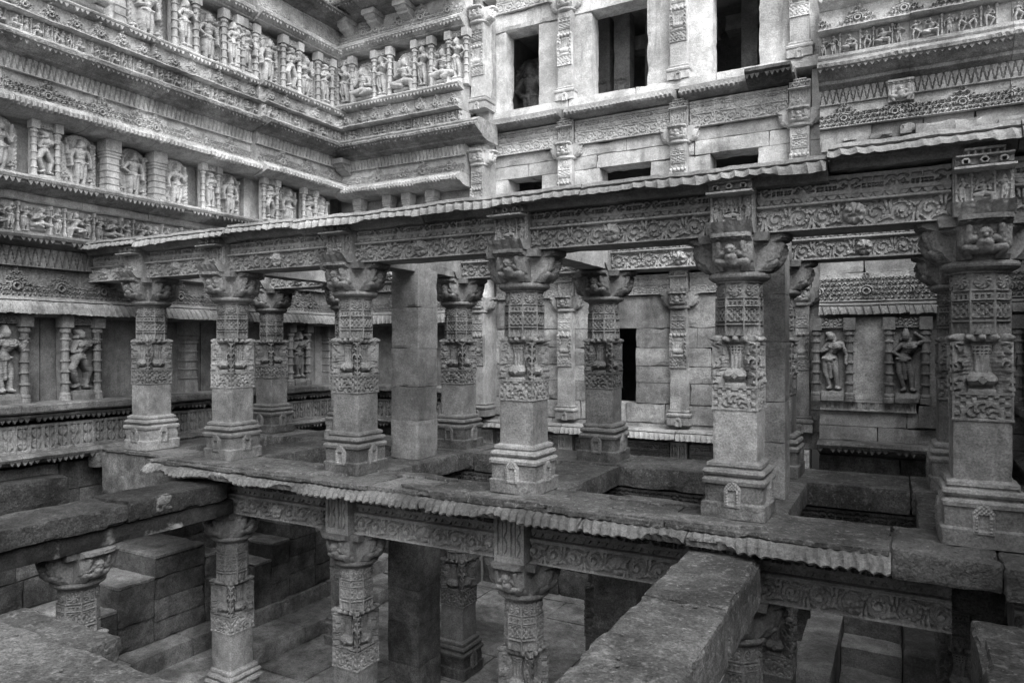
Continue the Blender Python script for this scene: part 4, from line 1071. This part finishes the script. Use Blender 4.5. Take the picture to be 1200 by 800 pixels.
for x in px:
    po = .4 if x < -7 else .04
    if x < -7: [MW.box('corner_pier', x-.17, x+.15, -.1, po-.12, a_, b_, m_, .2) for a_, b_, m_ in ((.1, 3.0, 'carved_stone'), (3.0, 8.1, 'upper_stone'))]
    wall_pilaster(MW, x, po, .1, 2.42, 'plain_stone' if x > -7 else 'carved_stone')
    wall_pilaster(MW, x, po, 3.05, 5.3, 'upper_stone')
    wall_pilaster(MW, x, po, 6.13, 8.1, 'pale_stone', True)
    for zb, hh, mt in ((5.27, .5, 'upper_stone'), (2.4, .42, 'upper_stone')): MW.add('figure_block', BLK[0], x, po+.06, zb, mt, .85, hh/.52)
    MW.add('lozenge_block', LBL, x, .1, -.6, 'upper_stone', .85, .8)
# two deep toothed eave ends over the mid storey
MW.add('toothed_eave', extrude('toothed_eave', [(-.2, .24, 0), (.5, .24, 0), (.52, .18, 0), (.46, .13, 0), (.2, .02, 0), (-.2, 0, 0)], .7, .03, None, .006, 0, 5, (.075, .07, .14, .5, .03)), -1.85, 0, 5.72, 'ledge_stone')
# rooms behind the openings
for nm, z0, z1, zt_ in (('lower_room', .2, 2.3, 3.14), ('middle_room', 3.3, 5.2, 5.84), ('upper_room', 6.0, 8.2, 9.5)):
    MW.box('room_floor', WX0, WX1, -3.2, -.42, z0-.15, z0, 'room_stone', .6); MW.box('room_ceiling', WX0, WX1, -3.2, -.3, z1, zt_, 'room_stone', .6)
    MW.box('room_back', WX0, WX1, -3.4, -3.2, z0-.15, zt_+.02, 'room_stone', .6)
    for s in (WX0, WX1-.1): MW.box('room_side', s, s+.1, -3.2, -.42, z0, z1, 'room_stone', .6)
for a, b in ((-6.4, -6.1), (-4.55, -4.2), (-2.65, -2.35)):
    MW.box('inner_jamb', a, b, -2.0, -1.6, 6.0, 8.2, 'carved_stone', .3)
    MW.box('inner_lintel', a-.3, b+1.1, -2.0, -1.62, 7.55, 7.85, 'carved_stone', .3)
for x in (-5.35, -4.92): wl_ = ob('inner_pilaster', rough_box('inner_pilaster', -.17, .17, -.1, .2, 0, 2.2, .12, .01, .004, .02, 8), 'carved_stone', MW.root, (x, 1.35, 6.0)); ob('vase_panel', PANEL_POT, 'carved_stone', wl_, (0, -.095, .5))
statue(MW, -7.0, -1.5, 6.0, 1.7, 'halo', 'relief slab glimpsed inside the narrow window nearest the corner', 'carved_stone')

# --- rear wall, carved right part
BR = Wall('niche_wall', 'carved rear wall part with figure row, heavy cornice and a twin-figure niche', (0, 12.1, 0), 0)
x0, x1 = -1.1, 2.6
BR.box('wall_core', x0, x1, -1.1, -.6, ZP-.2, 9.6, 'carved_stone', 1.0)
masonry(BR, x0, x1, [ZP-.1, -2.8, -2.4, -2.0, -1.5, -1.0, -.6, -.19], 'pit_stone', -.6, .2)
BR.course('base_ledge', x0, x1, PL, mould('teeth', .5, -.2, .04), 0, -.2, 'ledge_stone')
masonry(BR, x0, x1, [.04, .26, .5], 'carved_stone', -.6, .16, (), .7, 1.3)
BR.course('lotus_band', -1.08, .22, 1.3, [hf('lotus_band', 1.3, .15, lambda U, V: np.where((V < .02) | (V > .13), 1, .15+.85*ss(-.1, .3, np.cos((U % .12-.06)*40)*np.cos((V-.075)*18)*np.abs(np.cos(U*100)))), .009, .2, .03, .003, 1)], .2, .5, 'carved_stone')
BR.box('ledge_block', .24, .7, -.3, .3, .3, .62, 'ledge_stone', .08); BR.box('ledge_block', .5, 1.0, -.3, .42, .04, .38, 'stained_stone', .08)
BR.box('niche_slab', x0, x1, -.6, .02, .5, 1.96, 'carved_stone', .25)
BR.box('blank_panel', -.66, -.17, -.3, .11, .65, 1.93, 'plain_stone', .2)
statue(BR, -.9, .12, .64, 1.27, 'frame', 'shaded figure between colonnettes in the twin niche, nearest the pale windowed wall', 'column_stone', 1)
statue(BR, .1, .12, .64, 1.27, 'frame', 'dancing figure between colonnettes in the twin niche, beside the dark ledge blocks', 'column_stone', 0)
statue(BR, 1.2, .12, .64, 1.27, 'frame', 'hidden figure between colonnettes in the far corner behind the last column', 'column_stone', 1)
BR.course('kapota', x0, x1, PL, mould('kapota', .24, 1.94, 2.12), 0, 1.96, 'carved_stone')
BR.course('lace_frieze', x0, x1, PL, panels('lace', .44, 3, .07, .0095, base=.85), .08, 2.16, 'carved_stone')
masonry(BR, x0, x1, [2.6, 3.0, 3.4, 3.9, 4.35, 4.86], 'carved_stone', -.6, .04, (), .5, 1.0, .03)
BR.course('lace_frieze', x0, x1, PL, panels('lace', .36, 3, .075, .0095, base=.58), .06, 4.86, 'upper_stone')
BR.course('triangle_frieze', x0, x1, PL, panels('tri', .24, 2, .045, .0105), .07, 5.22, 'upper_stone')
BR.course('cornice', x0, x1, PL, mould('corn', .5, 5.46, 5.92), 0, 5.46, 'cornice_stone')
BR.course('figure_row', x0, x1, PL, figrows(.36, 4, .17), .16, 5.92, 'upper_stone')
BR.course('wave_moulding', x0, x1, PL, mould('wave', .36, 6.28, 6.34), 0, 6.28, 'upper_stone')
BR.course('lace_frieze', x0, x1, PL, panels('lace', .34, 3, .11, .0095, per=.55, base=.06, cell=.06), .12, 6.34, 'upper_stone')
BR.course('tooth_eave', x0, x1, PL, mould('teeth', .38, 6.68, 6.86), 0, 6.68, 'upper_stone')
BR.box('niche_slab', x0, x1, -.6, -.1, 6.86, 9.6, 'upper_stone', .4)
def p_lion(U, V):
    H = p_atlas(U, V*.31/.34); return H
lb = ob('lion_corbel', hf('lion_corbel', .34, .31, p_atlas, .0075, .3, 1.3, .006, 7, key='lion'), 'upper_stone', BR.root, (.02, -.16, 5.12))
xx = -1.0
while xx < 2.3:   # broken stone ends under the frieze
    w_ = R(.14, .6); o_ = BR.box('broken_stone', xx, xx+w_, -.4, R(.05, .28), 4.55+R(-.12, .1), 4.82+R(-.14, .03), 'carved_stone', .045, .03, chip=.14); o_.rotation_euler = (0, R(-.02, .02), 0); xx += w_+R(-.03, .08)

# --- right side wall (mirrors the statue wall)
RW = Wall('mirror_wall', 'opposite side wall with bench, lace frieze and toothed eaves, seen past the last column', (1.95, 0, 0), -math.pi/2)
lower_tiers(RW, [(-12.2, -6.9, 0)])
RW.box('wall_core', -12.6, -6.9, -1.0, -.45, ZP-.2, 5.2, 'carved_stone', 1.0); RW.box('wall_core', -6.895, 8, -1.0, -.45, ZP-.2, 3.6, 'carved_stone', 1.0)
masonry(RW, -12.2, -3, [ZP-.1, -2.5, -1.75, -1.0, -.19], 'pit_stone', -.5, .2)
RW.box('plain_backing', -12.2, -6.9, -.5, .1, 3.85, 5.2, 'carved_stone', .5); RW.box('plain_backing', -6.9, 8, -.5, .1, -.2, 3.2, 'carved_stone', .5)
for x, w_ in ((-9.3, 'nearer the last column'), (-10.6, 'nearer the twin niche')): statue(RW, x, .1, .67, 1.27, 'frame', f'colonnette-framed figure on the opposite side wall, {w_}', 'carved_stone', 2, 'figures on the opposite side wall')

# ================================================================== pit: floor, long steps, stair blocks
fl = thing('floor', 'damp paved floor of the pit', None, kind='structure')
rs = random.Random(3); y = -2.0; k = 0
while y < 12.6:
    dy = rs.uniform(.7, 1.1); x = -11.2+rs.uniform(0, .5)
    while x < 2.2:
        dx = rs.uniform(.9, 1.8); k += 1
        ob('paving_slab', rough_box('paving_slab', x+.005, x+dx-.005, y+.005, y+dy-.005, ZP-.15, ZP+rs.uniform(-.012, .004), .25, .01, .006, .02, k), 'floor_stone', fl); x += dx
    y += dy
ob('bedding', MB().box(-12, 3, -6, 13, ZP-.4, ZP-.1).mesh('bedding'), 'pit_stone', fl)
st = thing('pit_steps', 'long dark steps running along the foot of the statue wall', 'steps')
for xe, zt, dd in ((-9.08, -2.8, 1.7), (-8.4, -3.05, .7)):
    y = 3.2
    while y < 12:
        L = R(.9, 1.7); ob('step_stone', rough_box('step_stone', xe-dd, xe+R(-.015, .015), y+.004, min(y+L, 12.1)-.004, ZP, zt+R(-.01, .01), .12, .02, .01, .04, int(y*10)), 'floor_stone', st); y += L
def stairblock(label, steps, xr, xl=-10.6, seed=0):
    t = thing('stair_block', label, 'steps')
    for q, (ya, yb, zt) in enumerate(steps):
        z = -2.8
        while z < zt-.05:
            zz = min(z+R(.28, .42), zt)
            if zt-zz < .15: zz = zt
            ob('step_stone', rough_box('step_stone', xl, xr+R(-.012, .012), ya+.004, yb-.004, z+.002, zz-.002, .07, .01, .009, .03, seed+q*9+int(z*-10)), 'pit_stone', t); z = zz
        ob('tread', rough_box('tread', xl, xr+R(.0, .02), ya+.002, yb-.002, zt, zt+.045, .06, .01, .008, .03, seed+q), 'floor_stone', t)
stairblock('stepped masonry block against the statue wall beside the black-stained beam', [(6.45, 7.3, -1.6), (5.9, 6.45, -1.9), (5.35, 5.9, -2.2), (4.8, 5.35, -2.5), (7.3, 7.6, -1.8)], -9.45, seed=1)
stairblock('stepped masonry block rising behind the pit column toward the wall corner', [(8.75, 9.35, -1.6), (8.35, 8.75, -1.85), (8.0, 8.35, -2.1), (7.65, 8.0, -2.35), (9.35, 9.75, -1.85), (9.75, 10.15, -2.1), (10.15, 10.6, -2.35)], -9.15, seed=40)
tag(ob('ledge_block', rough_box('ledge_block', -10.7, -10.2, 4.2, 5.7, -.72, -.33, .06, .025, .012, .05, 61), 'stained_stone'), 'dark squared block under the toothed bench ledge', 'block')
t = thing('pit_stair', 'stone stair climbing out of the pit between two flat side walls', 'stairs')
for q in range(6): ob('step_stone', rough_box('step_stone', -.68, .03, 9.2+q*.5, 9.72+q*.5, ZP, -2.95+q*.25, .1, .02, .01, .03, 80+q), 'tread_stone', t)
ob('side_wall', rough_box('side_wall', -1.12, -.69, 8.9, 12.1, ZP, -2.3, .12, .02, .01, .03, 90), 'tread_stone', t)
ob('side_wall', rough_box('side_wall', .04, .62, 9.0, 12.1, ZP, -1.95, .12, .02, .01, .03, 91), 'tread_stone', t)
ob('landing', rough_box('landing', .04, .62, 8.2, 8.99, ZP, -2.5, .12, .02, .01, .03, 92), 'tread_stone', t)

# loose chips lying on the platform and foreground stones
m = MB(); rc = random.Random(5)
for q in range(120):
    if q % 3: x, y, z = rc.uniform(-9.5, .8), rc.choice([rc.uniform(5.95, 6.15), rc.uniform(6.55, 6.65), rc.uniform(8.45, 9.2)]), .0
    elif q % 2: x, y, z = rc.uniform(-1.5, -1.0), rc.uniform(3.2, 5.7), -.2
    else: x, y, z = rc.uniform(-5.5, -3.2), rc.uniform(1.7, 2.4), -.3
    r = rc.uniform(.004, .012); m.ell((x, y, z+r*.3), (r*rc.uniform(.8, 1.6), r*rc.uniform(.8, 1.4), r*.7), 6, 4)
tag(ob('debris', m.mesh('debris', .006, 40), 'block_stone'), 'small stone chips scattered on the platform and beams', None, None, 'stuff')

# ================================================================== behind the viewer
tr = thing('terrace', 'stone terrace the viewer stands on', None, kind='structure')
ob('terrace_slab', rough_box('terrace_slab', -10.9, 1.9, -6, 1.0, ZP, -.1, 1.0, .02, .01, .02, 93), 'slab_stone', tr)
bw_ = thing('light_limit_wall', 'plain unseen wall added behind the viewer to limit the light', 'wall')  # unseen wall, added to keep low light out of the well
ob('wall_course', MB().box(-11.8, 2.9, -7.2, -6.2, ZP, 2.5).mesh('wall_course'), 'carved_stone', bw_)
